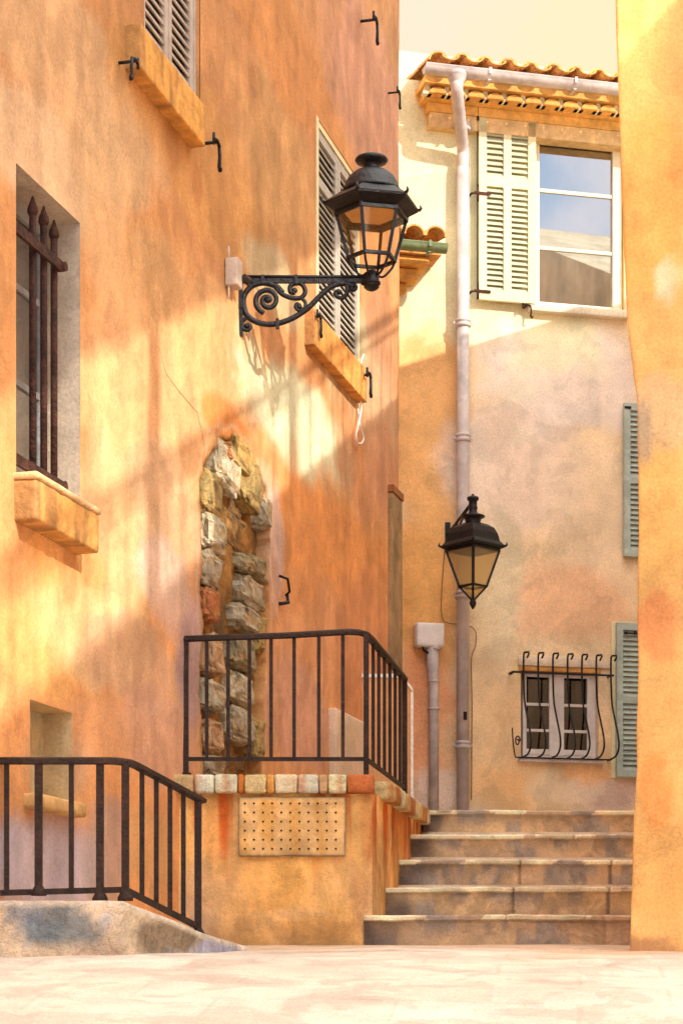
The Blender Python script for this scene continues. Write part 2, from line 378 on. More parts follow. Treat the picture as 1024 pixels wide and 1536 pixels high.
LEFTC = field(A, (228, 152, 88), [
    (120, 120, 150, 130, (238, 178, 120), .8), (60, 230, 90, 90, (240, 190, 140), .7), (420, 60, 110, 90, (232, 146, 74), .7), (320, 260, 110, 120, (246, 160, 84), .8),
    (180, 330, 60, 170, (240, 180, 120), .6), (420, 250, 60, 120, (244, 168, 98), .7), (560, 160, 60, 160, (226, 152, 108), .8), (260, 430, 60, 80, (232, 142, 66), .7),
    (330, 560, 120, 130, (232, 168, 104), .9), (450, 640, 90, 80, (252, 220, 166), .95), (540, 560, 60, 90, (246, 204, 146), .8), (410, 420, 46, 60, (246, 198, 140), .8), (230, 590, 110, 90, (222, 156, 98), .8), (200, 620, 90, 120, (228, 164, 104), .85), (170, 800, 90, 150, (222, 170, 112), .9),  # paler patches along the sun band put sunlight into the wall colour
    (250, 780, 50, 130, (218, 168, 120), .6), (245, 880, 45, 70, (206, 176, 156), .45), (110, 850, 60, 70, (238, 160, 84), .7), (60, 980, 60, 70, (238, 166, 92), .8), (150, 960, 80, 80, (242, 192, 126), .6),
    (220, 1010, 90, 70, (214, 158, 112), .8), (240, 1110, 60, 80, (206, 150, 112), .8), (150, 1100, 60, 60, (216, 152, 100), .6), (70, 1290, 90, 80, (196, 176, 172), .85), (160, 1290, 40, 90, (170, 140, 120), .7),
    (230, 1280, 40, 70, (205, 150, 90), .7), (90, 1150, 60, 60, (208, 160, 116), .6),
    (500, 820, 100, 110, (232, 146, 74), .9), (560, 700, 60, 90, (216, 140, 84), .7), (480, 960, 80, 90, (222, 148, 92), .8), (550, 1000, 40, 160, (206, 130, 78), .8), (450, 1080, 60, 80, (204, 146, 112), .7),
    (344, 640, 34, 34, (220, 132, 62), .95), (410, 820, 22, 110, (222, 178, 148), .9), (408, 700, 26, 50, (226, 150, 88), .7), (455, 860, 30, 90, (220, 140, 74), .7),
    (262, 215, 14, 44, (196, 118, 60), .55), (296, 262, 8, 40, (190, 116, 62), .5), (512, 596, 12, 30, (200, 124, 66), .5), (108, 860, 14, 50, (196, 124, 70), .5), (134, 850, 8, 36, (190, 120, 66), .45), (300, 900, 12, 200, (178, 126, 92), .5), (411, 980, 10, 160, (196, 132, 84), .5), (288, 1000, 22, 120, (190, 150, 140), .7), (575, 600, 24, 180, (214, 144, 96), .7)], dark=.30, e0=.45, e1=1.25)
xs = lines(-8.4, 0, .045, [h[0] for h in holes]+[h[1] for h in holes])
zs = lines(-1.6, 9.0, .05, [h[2] for h in holes]+[h[3] for h in holes])
xs = sorted(set([x for x in xs if not nb[0] < x < nb[1]]+frange(nb[0], nb[1], .016)))
zs = sorted(set([z for z in zs if not nb[2] < z < nb[3] or any(abs(z-h[k]) < 1e-6 for h in holes for k in (2, 3))]+frange(nb[2], nb[3], .018)))
def lw(x, z):
    y = .010*fbm(x*.8, z*.8, 5, 3)+.0025*N3(x*7, z*7, 2)
    for h in holes:
        if h[0]-.02 < x < h[1]+.02 and h[2]-.02 < z < h[3]+.02: y *= .2
    c = LEFTC(x, z)
    if nb[0] < x < nb[1] and nb[2] < z < nb[3]:
        dd = inpoly_dist(x, z, NP)+.05*N3(x*7, z*7, 4)+.025*N3(x*22, z*22, 8)
        k = sm(0, .03, dd); y = y*(1-k)+k*(.12+.03*N3(x*5, z*5, 3)+.012*N3(x*25, z*25, 2))
        if dd > -.05:
            c = mixc(c, alb((172, 118, 62)), sm(-.05, .0, dd)*.8); c = mixc(c, alb((150, 104, 52)), sm(.0, .05, dd))
            if dd > .03: c = mixc(c, alb((120, 88, 50)), .5+.5*N3(x*6, z*4, 1))
        elif dd > -.10: c = mixc(c, alb((214, 176, 130)), .4*sm(-.10, -.06, dd))
    return (x, y, z), c
mb = MB()
mb.grid(xs, zs, lw, lambda x, z: any(h[0] < x < h[1] and h[2] < z < h[3] for h in holes))
for h, d in zip(holes, (.22, .16, .10, .08)):
    cf = (lambda x, z: alb((190, 160, 128))) if h is holes[0] else ((lambda x, z: alb((214, 172, 116))) if h is holes[1] else LEFTC)
    reveal(mb, *h, d, cf)
mb.build('wall', M['plaster'], lh)
mb = MB(); mb.col = alb((228, 152, 88))
mb.box(-8.4, -.004, .24, 5, -1.6, 9.0); mb.box(-26, -8.402, .0, 5, -6, 9.0); mb.box(-.05, -.002, .012, .238, -1.6, 9.0)
mb.build('wall', M['plaster'], lh)
# hairline cracks and chipped rims in the plaster
for pts in ([(238, 520), (250, 560), (268, 585), (280, 600), (296, 618), (304, 650), (308, 690)],):
    mb = MB(); mb.col = (.12, .07, .04); P = []
    for (a, b) in zip(pts, pts[1:]):
        for k in range(5):
            t = k/5; x, z = A.at(a[0]+(b[0]-a[0])*t, a[1]+(b[1]-a[1])*t); P.append((x+.018*N3(z*14, x*3, 1), z))
    tp = []
    for i, (x, z) in enumerate(P):
        y = lw(x, z)[0][1]; tp.append((x, y+.0008, z))
    mb.tube(tp, [.0030*(.4+.6*math.sin(math.pi*i/(len(tp)-1)))+.0004 for i in range(len(tp))], 5)
    mb.build('crack', M['wire'], lh)

KV = [1.2, 1.3, 1.35]
# --- exposed stones
em = MB()
SG = {'g': (186, 166, 138), 'l': (214, 192, 160), 'o': (176, 146, 92), 't': (196, 156, 92), 'b': (142, 106, 66), 'd': (112, 84, 56), 'r': (186, 112, 70), 'c': (160, 144, 112), 'p': (206, 160, 120)}
stones = [(338, 702, 42, 74, 'l', .35), (317, 742, 34, 76, 'o', -.15), (359, 688, 40, 62, 't', .2), (373, 726, 34, 88, 'o', .05), (352, 758, 50, 44, 'd', 0), (320, 800, 36, 62, 'l', -.1), (334, 676, 18, 26, 'r', 0),
          (366, 806, 56, 62, 'b', 0), (315, 856, 28, 56, 'g', .1), (380, 852, 46, 34, 'c', -.15), (376, 890, 40, 46, 'g', .1), (394, 880, 18, 60, 'b', 0),
          (313, 908, 28, 54, 'r', .05), (370, 930, 42, 40, 'g', 0), (316, 940, 28, 20, 'b', 0), (320, 984, 30, 64, 'p', 0), (365, 982, 40, 52, 'c', 0), (386, 950, 20, 60, 'o', 0), (318, 1046, 32, 52, 'g', .1),
          (360, 1034, 38, 48, 'l', .1), (382, 1030, 22, 70, 'b', 0), (316, 1104, 32, 56, 'p', -.1), (358, 1088, 42, 56, 'g', 0), (384, 1110, 20, 70, 'o', 0), (350, 1140, 62, 32, 'b', 0), (318, 1150, 34, 34, 'g', 0), (396, 770, 12, 54, 'g', 0),
          (350, 720, 20, 30, 'b', 0)]
masonry = MB()
# mortar bed behind the stones
masonry.grid(frange(nb[0]+.12, nb[1]-.12, .04), frange(nb[2]+.1, nb[3]-.3, .04), lambda x, z: ((x, .070+.03*fbm(x*5, z*5, 2), z), mixc(alb((176, 122, 62)), alb((122, 88, 50)), .5+1.2*N3(x*5, z*3.5))))
msy = masonry.build('mortar', M['stone'], lh)
for i, (px, py, w, h, k, tl) in enumerate(stones):
    dd_ = .02 if k not in 'bd' else .05
    x, z = A.at(px, py, dd_); x0 = A.at(px-w/2, py)[0]; x1 = A.at(px+w/2, py)[0]; rx = (x1-x0)/2*(.88 if px < 335 else .95); rz = h/2/F*(16+x/1.036)*1.06
    s_ = MB(); base = alb(SG[k]); sd = i*3.7
    n, m_ = 30, 20; rows = []
    ry = .11 if k not in 'bd' else .07
    def V(th, ph):
        d = Vector((math.cos(th)*math.sin(ph), math.sin(th)*math.sin(ph), math.cos(ph)))
        # squarish stone
        q = Vector([abs(v)**.50*(1 if v > 0 else -1) for v in d])
        r = .96+.20*noise.noise(d*1.6+Vector((sd, 0, 0)))+.13*noise.noise(d*3.6+Vector((0, sd, 0)))+.035*noise.noise(d*11+Vector((0, 0, sd)))
        if px == 365 and py == 982:
            r -= .05*sm(.28, .4, noise.noise(d*9+Vector((4, 4, 4))))*1.5
        p = Vector((q.x*rx, q.y*ry, q.z*rz))*r*.92
        p = Vector((p.x*math.cos(tl*.6)+p.z*math.sin(tl*.6)*.5, p.y, p.z*math.cos(tl*.6)-p.x*math.sin(tl*.6)*.5))
        t = .5+.5*noise.noise(d*2.3+Vector((sd, sd, 0)))
        c = mixc(tuple(v*.72 for v in base), tuple(min(.85, v*1.12) for v in base), t)
        if noise.noise(d*5+Vector((0, sd, 9))) > .25: c = mixc(c, alb((198, 142, 70)), .5)
        if noise.noise(d*8+Vector((0, sd, 2))) > .38: c = mixc(c, alb((70, 56, 42)), .75)
        return p, c
    idx = []
    for a_ in range(m_+1):
        ph = math.pi*a_/m_; idx.append([s_.vert(*V(2*math.pi*b_/n, ph)) for b_ in range(n)])
    for a_ in range(m_):
        for b_ in range(n): s_.face((idx[a_][b_], idx[a_+1][b_], idx[a_+1][(b_+1) % n], idx[a_][(b_+1) % n]), False)
    o = s_.build('stone', M['stone'], msy, loc=(x, .075+(.05 if k in 'bd' else 0), z))

KV = [1.0, 1.2, 1.6]
# --- louvred shutter leaf (one mesh): local x to the right, -y outward
def leaf(mb, x0, x1, z0, z1, y, th=.035, st=.055, rails=(.0, 1.0), slat=.042, top=.07, cols=1, c_slat=None):
    c_fr = mb.col
    mb.box(x0, x0+st, y, y+th, z0, z1); mb.box(x1-st, x1, y, y+th, z0, z1)
    mids = [x0+st+(x1-x0-2*st)*k/cols for k in range(cols+1)]
    for k in range(1, cols): mb.box(mids[k]-st/2, mids[k]+st/2, y+.001, y+th-.001, z0+.002, z1-.002)
    H = z1-z0
    for r in rails:
        zc = z0+H*r; a = max(z0, zc-top/2 if 0 < r < 1 else (z0 if r == 0 else z1-top)); b = min(z1, a+top)
        mb.box(x0+st, x1-st, y+.002, y+th-.002, a, b)
    rs = sorted(rails)
    if c_slat: mb.col = c_slat
    for r0, r1 in zip(rs, rs[1:]):
        za = z0+H*r0+(top if r0 == 0 else top/2); zb = z0+H*r1-(top if r1 == 1 else top/2)
        n = max(1, int((zb-za)/slat))
        for i in range(n):
            zc = za+(i+.5)*(zb-za)/n; hh = (zb-za)/n*.70
            for k in range(cols):
                xa = mids[k]+(0 if k == 0 else st/2); xb = mids[k+1]-(0 if k == cols-1 else st/2)
                xa = max(xa, x0+st); xb = min(xb, x1-st)
                mb.hexa([(xa, y+.004, zc-hh*.7), (xb, y+.004, zc-hh*.7), (xb, y+.014, zc-hh*.7-.001), (xa, y+.014, zc-hh*.7-.001),
                         (xa, y+th*.72, zc+hh*.5), (xb, y+th*.72, zc+hh*.5), (xb, y+th*.98, zc+hh*.5), (xa, y+th*.98, zc+hh*.5)])
def catch(parent, x, z, sgn=1, size=1.0, m='black'):
    """wrought iron shutter stop: spike out of the wall with a pivoting curled bar"""
    mb = MB(); k = size
    mb.tube([(x, .02, z), (x, -.10*k, z)], .010*k, 8)
    mb.tube([(x-.045*k*sgn, -.10*k, z+.002), (x, -.105*k, z+.008), (x+.05*k*sgn, -.10*k, z-.004)], .011*k, 8)
    mb.tube([(x-.045*k*sgn, -.10*k, z+.035*k), (x-.045*k*sgn, -.10*k, z-.03*k)], .009*k, 8)
    mb.tube([(x+.05*k*sgn, -.10*k, z), (x+.058*k*sgn, -.10*k, z-.06*k), (x+.05*k*sgn, -.10*k, z-.12*k), (x+.065*k*sgn, -.10*k, z-.135*k), (x+.08*k*sgn, -.10*k, z-.12*k)], [.010*k, .010*k, .012*k, .013*k, .009*k], 8)
    return mb.build('shutter_catch', M[m], parent)
def sillcol(c, x0, x1, zt):
    c = alb(c)
    def fn(p):
        n = N3(p.x*16, p.z*2.5, 2.3); k = 1+.16*fbm(p.x*11, p.y*11, p.z*11, 3)
        q = mixc(c, alb((150, 100, 56)), .55*sm(.08, .4, n)); q = mixc(q, alb((132, 96, 64)), .5*(1-sm(.0, .03, min(p.x-x0, x1-p.x)+.02*n)))
        return tuple(v*k for v in q)
    return fn
def sill(parent, x0, x1, z0, z1, out, c, m='sill', seed=1.0):
    mb = MB(); mb.rough((x0, -out, z0), (x1, .05, z1), alb(c), .007, .022, .007, seed, sillcol(c, x0, x1, z1), freq=14); return mb.build('sill', M[m], parent)

# top window
w = MB(); w.box(tx0, tx0+.03, .02, .09, tzb, tzt); w.box(tx1-.03, tx1, .02, .09, tzb, tzt)
w.box(tx0+.03, tx1-.03, .022, .088, tzb, tzb+.013)
wt = w.build('window', M['shutter'], lh)
xm = (tx0+tx1)/2
mb = MB(); leaf(mb, tx0+.035, xm-.004, tzb+.015, tzt-.02, .025, st=.05, rails=(0, 1), slat=.052); mb.build('shutter', M['shutter'], wt)
mb = MB(); leaf(mb, xm+.004, tx1-.035, tzb+.015, tzt-.02, .025, st=.05, rails=(0, 1), slat=.052); mb.build('shutter', M['shutter'], wt)
mb = MB(); mb.box(tx0, tx1, .105, .13, tzb-.02, tzt+.02); mb.build('backing', M['backing'], wt)
sill(wt, A.at(205, 0, -.06)[0], A.at(303, 0, -.06)[0], A.at(303, 221, -.06)[1], tzb+.0, .08, (226, 152, 68))
x, z = A.at(193, 92, -.05); catch(wt, x, z, -1, .85)
x, z = A.at(312, 214, -.05); catch(wt, x, z, 1)
# middle window
w = MB(); w.box(mx0, mx0+.045, -.006, .08, mzb, mzt); w.box(mx1-.03, mx1, .01, .08, mzb, mzt); w.box(mx0+.045, mx1-.03, .005, .08, mzt-.04, mzt)
wm = w.build('window', M['cream'], lh)
xm = (mx0+.045+mx1-.03)/2
for a_, b_ in ((mx0+.05, xm-.003), (xm+.003, mx1-.034)):
    mb = MB(); leaf(mb, a_, b_, mzb+.012, mzt-.05, .012, st=.06, rails=(0, .74, 1), slat=.046, top=.06); mb.build('shutter', M['shutter2'], wm)
mb = MB(); mb.box(mx0, mx1, .085, .11, mzb-.02, mzt+.02); mb.build('backing', M['backing'], wm)
sill(wm, A.at(467, 0, -.05)[0], A.at(546, 0, -.05)[0], A.at(470, 520, -.05)[1], mzb-.005, .07, (222, 142, 62), seed=4)
x, z = A.at(474, 474, -.07); catch(wm, x, z, 1, .9)
x, z = A.at(546, 562, -.07); catch(wm, x, z, 1, 1.05)
# odd hooks higher up
x, z = A.at(551, 30, -.05); catch(lh, x, z, 1, 1.1)
x, z = A.at(592, 138, -.05); catch(lh, x, z, 1, .8)
# barred window
w = MB(); d = .17
w.box(bx1-.07, bx1-.004, d, d+.05, bzb, bzt); w.box(bx0+.004, bx0+.07, d, d+.05, bzb, bzt); w.box(bx0+.07, bx1-.07, d+.002, d+.048, bzt-.07, bzt); w.box(bx0+.07, bx1-.07, d+.002, d+.048, bzb, bzb+.08)
xc = bx0+.16; w.box(xc-.04, xc+.04, d+.002, d+.046, bzb+.08, bzt-.07)
for zz in (bzb+.55, bzb+1.0): w.box(bx0+.07, xc-.04, d+.01, d+.04, zz-.015, zz+.015); w.box(xc+.04, bx1-.07, d+.01, d+.04, zz-.015, zz+.015)
wb = w.build('window', mat('dusty_blue_frame', (.34, .34, .36), .7, var=.15, blot=.2, scale=4), lh)
for a_, b_ in ((bx0+.07, xc-.04), (xc+.04, bx1-.07)):
    mb = MB(); mb.box(a_, b_, d+.022, d+.026, bzb+.08, bzt-.07); mb.build('pane', M['glass_win'], wb)
mb = MB(); mb.box(bx0, bx1, .34, .36, bzb, bzt); mb.box(bx0, bx1, .222, .34, bzb-.02, bzb-.001); mb.build('backing', M['room'], wb)
# grille of spiked bars
g = MB(); gd = .045
bxs = [A.at(p, 0, gd)[0] for p in (81, 65.5, 49)]
zt_ = A.at(81, 350, gd)[1]; zb_ = A.at(81, 725, gd)[1]
for i, x in enumerate(bxs):
    zz = zt_+(.0 if i else -.02)
    g.tube([(x, gd, zb_-.06), (x, gd, zz)], .017, 9)
    g.tube([(x, gd, zz-.005), (x, gd, zz+.012), (x, gd, zz+.03), (x, gd, zz+.085)], [.018, .026, .024, .003], 9)
for px_, py_ in ((88, 398), (88, 728)):
    x, z = A.at(px_, py_, gd-.02); g.bar((bx0+.01, gd-.026, z), (x+.02, gd-.026, z), .016, .05, (0, 0, 1))
    g.tube([(x+.02, gd-.05, z), (x+.02, gd+.02, z)], .024, 8)
g.build('grille', M['rust'], wb)
sx1 = A.at(143, 0, -.09)[0]
mb = MB(); mb.rough((bx0-.03, -.11, A.at(149, 832, -.1)[1]), (sx1, .05, bzb-.03), alb((214, 146, 70)), .007, .022, .009, 2, sillcol((220, 150, 72), bx0, sx1, bzb), freq=14); sl_ = mb.build('sill', M['sill'], wb)
mb = MB(); mb.rough((bx0-.04, -.12, bzb-.029), (sx1+.012, .20, bzb+.004), alb((222, 170, 110)), .004, .05, .012, 3); mb.build('sill', M['sill'], wb)
# low small window: blocked opening with stone back
w = MB(); w.grid(frange(lx0, lx1, .04), frange(lzb, lzt, .04), lambda x, z: ((x, .15+.012*N3(x*8, z*8), z), mixc(alb((196, 150, 92)), alb((226, 196, 142)), .5+.9*N3(x*5, z*5, 6))))
wl = w.build('blocked_window', M['render'], lh)
mb = MB(); mb.tube([(lx0+.05, .10, lzt-.13), (lx0+.12, .08, lzt-.10), (lx0+.16, .11, lzt-.14)], .02, 8); mb.build('iron_ring', M['black'], wl)
mb = MB(); mb.rough((lx0-.06, -.07, lzb-.07), (A.at(126, 0, -.05)[0], .14, lzb), alb((216, 160, 92)), .006, .05, .014, 5); mb.build('sill', M['sill'], wl)
# corner board
cb = MB(); x0 = A.at(582, 0)[0]; cb.rough((x0, -.035, 1.0), (-.02, .03, A.at(584, 740)[1]), alb((176, 132, 82)), .004, .09, .008, 6, freq=5); cb.col = alb((170, 100, 50))
cb.box(x0-.01, -.015, -.045, .02, A.at(584, 740)[1]+.002, A.at(584, 735)[1]+.03); cb.build('corner_board', M['render'], lh)

# junction box above the bracket, on the left wall
x0, zt_ = A.at(343, 378, -.05); x1, zb_ = A.at(364, 437, -.05)
jb = thing('junction_box', 'narrow pale box on the orange wall at the foot of the scrolled lamp bracket', 'electrical box', A, (x0+x1)/2, 0, (zt_+zb_)/2)
mb = MB(); hw = .055; hh = (zt_-zb_)/2
mb.rough((-hw, -.075, -hh-.02), (hw, .0, hh), (1, 1, 1), .002, .03, .006, 2); mb.build('cover', M['box'], jb)
for q_ in (((-.04, -.02, hh-.01), (-.042, -.02, hh+.07)), ((-.04, -.02, -hh+.01), (-.042, -.02, -hh-.10))):
    mb = MB(); mb.tube(q_, .006, 6); mb.build('cable', M['box'], jb)
mb = MB(); mb.tube([(hw-.02, -.09, -hh*.35), (hw+.03, -.10, -hh*.35), (hw+.03, -.08, -hh*.55)], .022, 8); mb.build('cable_gland', M['iron'], jb)

# iron stub right of the niche
x, z = A.at(421, 887)
o = MB(); o.tube([(-.05, -.005, .09), (-.012, -.05, .075), (.03, -.05, .0), (.045, -.02, -.02)], .009, 7); o.tube([(-.05, -.005, -.09), (0, -.05, -.075), (.045, -.03, -.02)], .012, 7)
o = o.build('iron_hook', M['black'], loc=A.w(x, 0, z), rotz=A.rot); tag(o, 'small bent iron hook in the ochre wall right of the exposed stones', 'hook')
# white cord under the middle window
pts = [(545, 532), (541, 545), (546, 560), (547, 580), (543, 596), (545, 612), (541, 636), (538, 655), (541, 664), (548, 664), (551, 655), (546, 636), (544, 612)]
o = MB(); P = [A.at(p[0], p[1], -.05) for p in pts]; ox, oz = P[0]
def smooth(P, n=4):
    out = []
    for i in range(len(P)-1):
        p0 = P[max(0, i-1)]; p1 = P[i]; p2 = P[i+1]; p3 = P[min(len(P)-1, i+2)]
        for k in range(n):
            t = k/n; out.append(tuple(.5*((2*b)+(-a+c)*t+(2*a-5*b+4*c-d)*t*t+(-a+3*b-3*c+d)*t**3) for a, b, c, d in zip(p0, p1, p2, p3)))
    return out+[P[-1]]
o.tube([(x-ox, -.05+.004*i*(1 if i > 8 else 0)*.2, z-oz) for i, (x, z) in enumerate(smooth(P))], .0075, 6)
o = o.build('cord', M['cord'], loc=A.w(ox, 0, oz), rotz=A.rot); tag(o, 'thin white looped cord hanging below the middle shuttered window', 'cord')

# ================================================================== REAR HOUSE
KV = [1.14, 1.42, 1.98]
B = FAC
rh = thing('peach_house', 'pale peach house behind the steps with tiled eave, large white window and barred small window', 'house', B, 0, 0, 0)
def FX(px, d=0): return B.at(px, 0, d)[0]
def FZ(px, py, d=0): return B.at(px, py, d)[1]
wx0, wx1 = FX(804), FX(936); wzt = FZ(804, 178); wzb = FZ(850, 462)
sx0, sx1_ = FX(781), FX(897); szt = FZ(840, 1003); szb = FZ(840, 1139)
topz = FZ(700, 128)
holes2 = [(wx0, wx1, wzb, wzt), (sx0, sx1_, szb, szt)]
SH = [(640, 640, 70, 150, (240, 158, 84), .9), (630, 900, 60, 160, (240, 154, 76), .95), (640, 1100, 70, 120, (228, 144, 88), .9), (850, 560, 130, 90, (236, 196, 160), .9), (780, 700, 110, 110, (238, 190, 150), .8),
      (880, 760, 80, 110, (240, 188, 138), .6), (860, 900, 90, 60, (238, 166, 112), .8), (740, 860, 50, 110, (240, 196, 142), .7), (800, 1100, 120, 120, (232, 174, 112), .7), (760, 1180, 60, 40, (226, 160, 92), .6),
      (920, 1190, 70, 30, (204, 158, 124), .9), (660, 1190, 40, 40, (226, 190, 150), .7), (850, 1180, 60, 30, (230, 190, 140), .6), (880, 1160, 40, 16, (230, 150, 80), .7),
      (790, 1000, 22, 30, (226, 176, 96), .8), (612, 260, 22, 240, (238, 180, 124), .45), (720, 300, 400, 250, (250, 222, 146), .75)]  # last cream patch puts sunlight into the upper wall colour
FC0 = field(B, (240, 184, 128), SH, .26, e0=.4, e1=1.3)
def FCf(x, z):
    c = FC0(x, z); return c
xs = lines(-2.2, 4.6, .06, [h[0] for h in holes2]+[h[1] for h in holes2]); zs = lines(.8, topz, .06, [h[2] for h in holes2]+[h[3] for h in holes2])
mb = MB()
def fw(x, z):
    y = .010*fbm(x*.8, z*.8, 11, 3)+.002*N3(x*6, z*6, 3)
    for h in holes2:
        if h[0]-.02 < x < h[1]+.02 and h[2]-.02 < z < h[3]+.02: y *= .2
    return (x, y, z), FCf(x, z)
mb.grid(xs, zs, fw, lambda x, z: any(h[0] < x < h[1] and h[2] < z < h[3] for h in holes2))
reveal(mb, *holes2[0], .14, lambda x, z: alb((240, 180, 96))); reveal(mb, *holes2[1], .12, lambda x, z: alb((226, 180, 130)))
mb.build('wall', M['facade'], rh)
mb = MB(); mb.col = alb((240, 190, 140)); mb.box(-2.2, 4.6, .55, 6, .8, topz+.5); mb.box(-2.2, -2.1, .03, .55, .8, topz); mb.build('wall', M['facade'], rh)
# eave: cornice, tiles, gutter
ex0 = FX(627, -.3); ex1 = 4.6
zc0 = FZ(700, 150, -.2); zc1 = FZ(700, 118, -.3)
mb = MB(); O1 = (.88, .50, .14); mb.col = O1
mb.box(ex0+.14, ex1, -.10, .05, zc0-.075, zc0-.002); mb.box(ex0+.09, ex1, -.17, .05, zc0, zc1-.06); mb.box(ex0+.06, ex1, -.30, .05, zc1-.058, zc1)
x = ex0+.10; k = 0
while x < ex1-.1:     # cream wedges painting the sunlit plaster between the genoise tiles
    mb.col = (.88, .84, .62); w_ = .064; h_ = .072; mb.prism([(x-w_*.6, zc1-.125), (x+w_*.6, zc1-.125), (x+w_*.25, zc1-.125+h_), (x-w_*.25, zc1-.125+h_)], -.235, -.165)
    mb.col = (.86, .44, .12)
    arc = [(x+.085+.075*math.cos(a_*math.pi/8), zc1-.125+.055*math.sin(a_*math.pi/8)) for a_ in range(9)]
    mb.prism(arc[::-1], -.26, -.165)
    x += .168
mb.col = (.84, .58, .28); mb.box(ex0+.16, ex1, -.085, .05, zc0-.20, zc0-.077)
mb.build('cornice', M['sill'], rh)
def tiles(x0, x1, y0, z0, depth, pitch, per=.2, rows=3, r=.075, under=True):
    mb = MB(); k = 0; x = x0
    while x < x1:
        for row in range(rows):
            L_ = depth/rows; ya = y0+row*L_; za = z0+math.tan(pitch)*row*L_+.012*(rows-row)
            yb = ya+L_*1.15; zb = za+math.tan(pitch)*L_*1.15
            jx = .010*N3(x*9, row, 2); jz = .008*N3(x*7, row, 5); jy = .025*N3(x*5, row, 8)
            for up in ((1, -1) if under else (1,)):
                cx = x+(0 if up > 0 else per/2)+jx; rr = r*(1.0 if up > 0 else .9); n = 10; th = .015
                O_, I_ = [], []
                for e, (yy, zz, sc) in enumerate(((ya+jy-(.03 if up < 0 else 0), za, 1.0), (yb, zb, .82))):
                    o_, i_ = [], []
                    for q in range(n+1):
                        a_ = math.pi*q/n
                        zo = (math.sin(a_)*rr*sc*.95) if up > 0 else (.045-math.sin(a_)*rr*sc*.55)
                        zi = (math.sin(a_)*(rr-th)*sc*.95) if up > 0 else (.045-math.sin(a_)*(rr-th)*sc*.55)
                        o_.append(mb.vert((cx+math.cos(a_)*rr*sc, yy, zz+zo+jz))); i_.append(mb.vert((cx+math.cos(a_)*(rr-th)*sc, yy, zz+zi+jz)))
                    O_.append(o_); I_.append(i_)
                for q in range(n):
                    mb.face((O_[0][q], O_[0][q+1], O_[1][q+1], O_[1][q]), True); mb.face((I_[0][q+1], I_[0][q], I_[1][q], I_[1][q+1]), True)
                    mb.face((O_[0][q+1], O_[0][q], I_[0][q], I_[0][q+1]))
        x += per; k += 1
    return mb
rf = tiles(ex0+.14, ex1, -.44, zc1+.030, 1.1, math.radians(12), rows=3, r=.085)
rf.box(ex0+.08, ex1, -.32, -.28, zc1+.002, zc1+.03)
rf.hexa([(ex0+.1, -.30, zc1+.005), (ex1, -.30, zc1+.005), (ex1, .6, zc1+.16), (ex0+.3, .6, zc1+.16), (ex0+.1, -.30, zc1+.03), (ex1, -.30, zc1+.03), (ex1, .6, zc1+.19), (ex0+.3, .6, zc1+.19)])
roof = rf.build('roof', M['tile'], rh)
def gutter(x0, x1, y, z, r=.055):
    mb = MB(); n = 10; pr = []
    for q in range(n+1):
        a_ = math.pi+math.pi*q/n; pr.append((math.cos(a_)*r, math.sin(a_)*r))
    inn = [(p*.90, q*.90+.002) for p, q in pr][::-1]
    prof = [(pr[0][0]-.008, .008)]+pr+[(pr[-1][0], .004)]+inn
    A_ = [mb.vert((x0, y+p, z+q)) for p, q in prof]; B_ = [mb.vert((x1, y+p, z+q-.0)) for p, q in prof]; m_ = len(prof)
    for k in range(m_): mb.face((A_[k], A_[(k+1) % m_], B_[(k+1) % m_], B_[k]), True)
    for xx in (x0, x1-.004):
        fan = [mb.vert((xx, y+p, z+q)) for p, q in pr]; mb.face(fan)
    xx = x0+.55
    while xx < x1:
        mb.box(xx-.012, xx+.012, y-r-.012, y-r-.004, z-.03, z+.02); mb.box(xx-.012, xx+.012, y-r*.7, y+r, z-r-.012, z-r-.004); xx += .75
    return mb
gx0, gz_ = B.at(636, 97, -.47)
gutter(gx0, ex1, -.47, gz_-.01, .062).build('gutter', M['zinc'], rh)
# downpipe
pxx = FX(694, -.10); dp = MB()
ztop = gz_-.06
x_o = FX(684, -.44)
dp.lathe([(.085, 0), (.085, -.03), (.055, -.09), (.052, -.12)], 20, (x_o, -.46, ztop+.03))
dp.tube(smooth([(x_o, -.46, ztop-.06), (x_o, -.46, ztop-.12), (x_o*.5+pxx*.5, -.28, ztop-.28), (pxx, -.10, ztop-.44), (pxx, -.10, ztop-.54), (pxx, -.10, ztop-.62)], 5), .052, 16)
dp.tube([(pxx, -.10, ztop-.60), (pxx, -.10, 1.12)], .054, 20)
for py in (190, 485, 657, 893, 1118):
    z = FZ(694, py, -.1); dp.lathe([(.056, -.035), (.066, -.03), (.070, -.012), (.064, -.008), (.064, .008), (.070, .012), (.066, .03), (.056, .035)], 20, (pxx, -.10, z))
    dp.box(pxx-.085, pxx+.085, -.108, -.096, z-.010, z+.010); dp.box(pxx-.012, pxx+.012, -.05, .02, z-.012, z+.012)
dpo = dp.build('downpipe', M['zinc'], rh)
mb = MB(); z = FZ(694, 1074, -.15); mb.box(pxx-.012, pxx+.018, -.158, -.153, z-.035, z+.035); mb.build('pipe_tag', M['dark'], dpo)
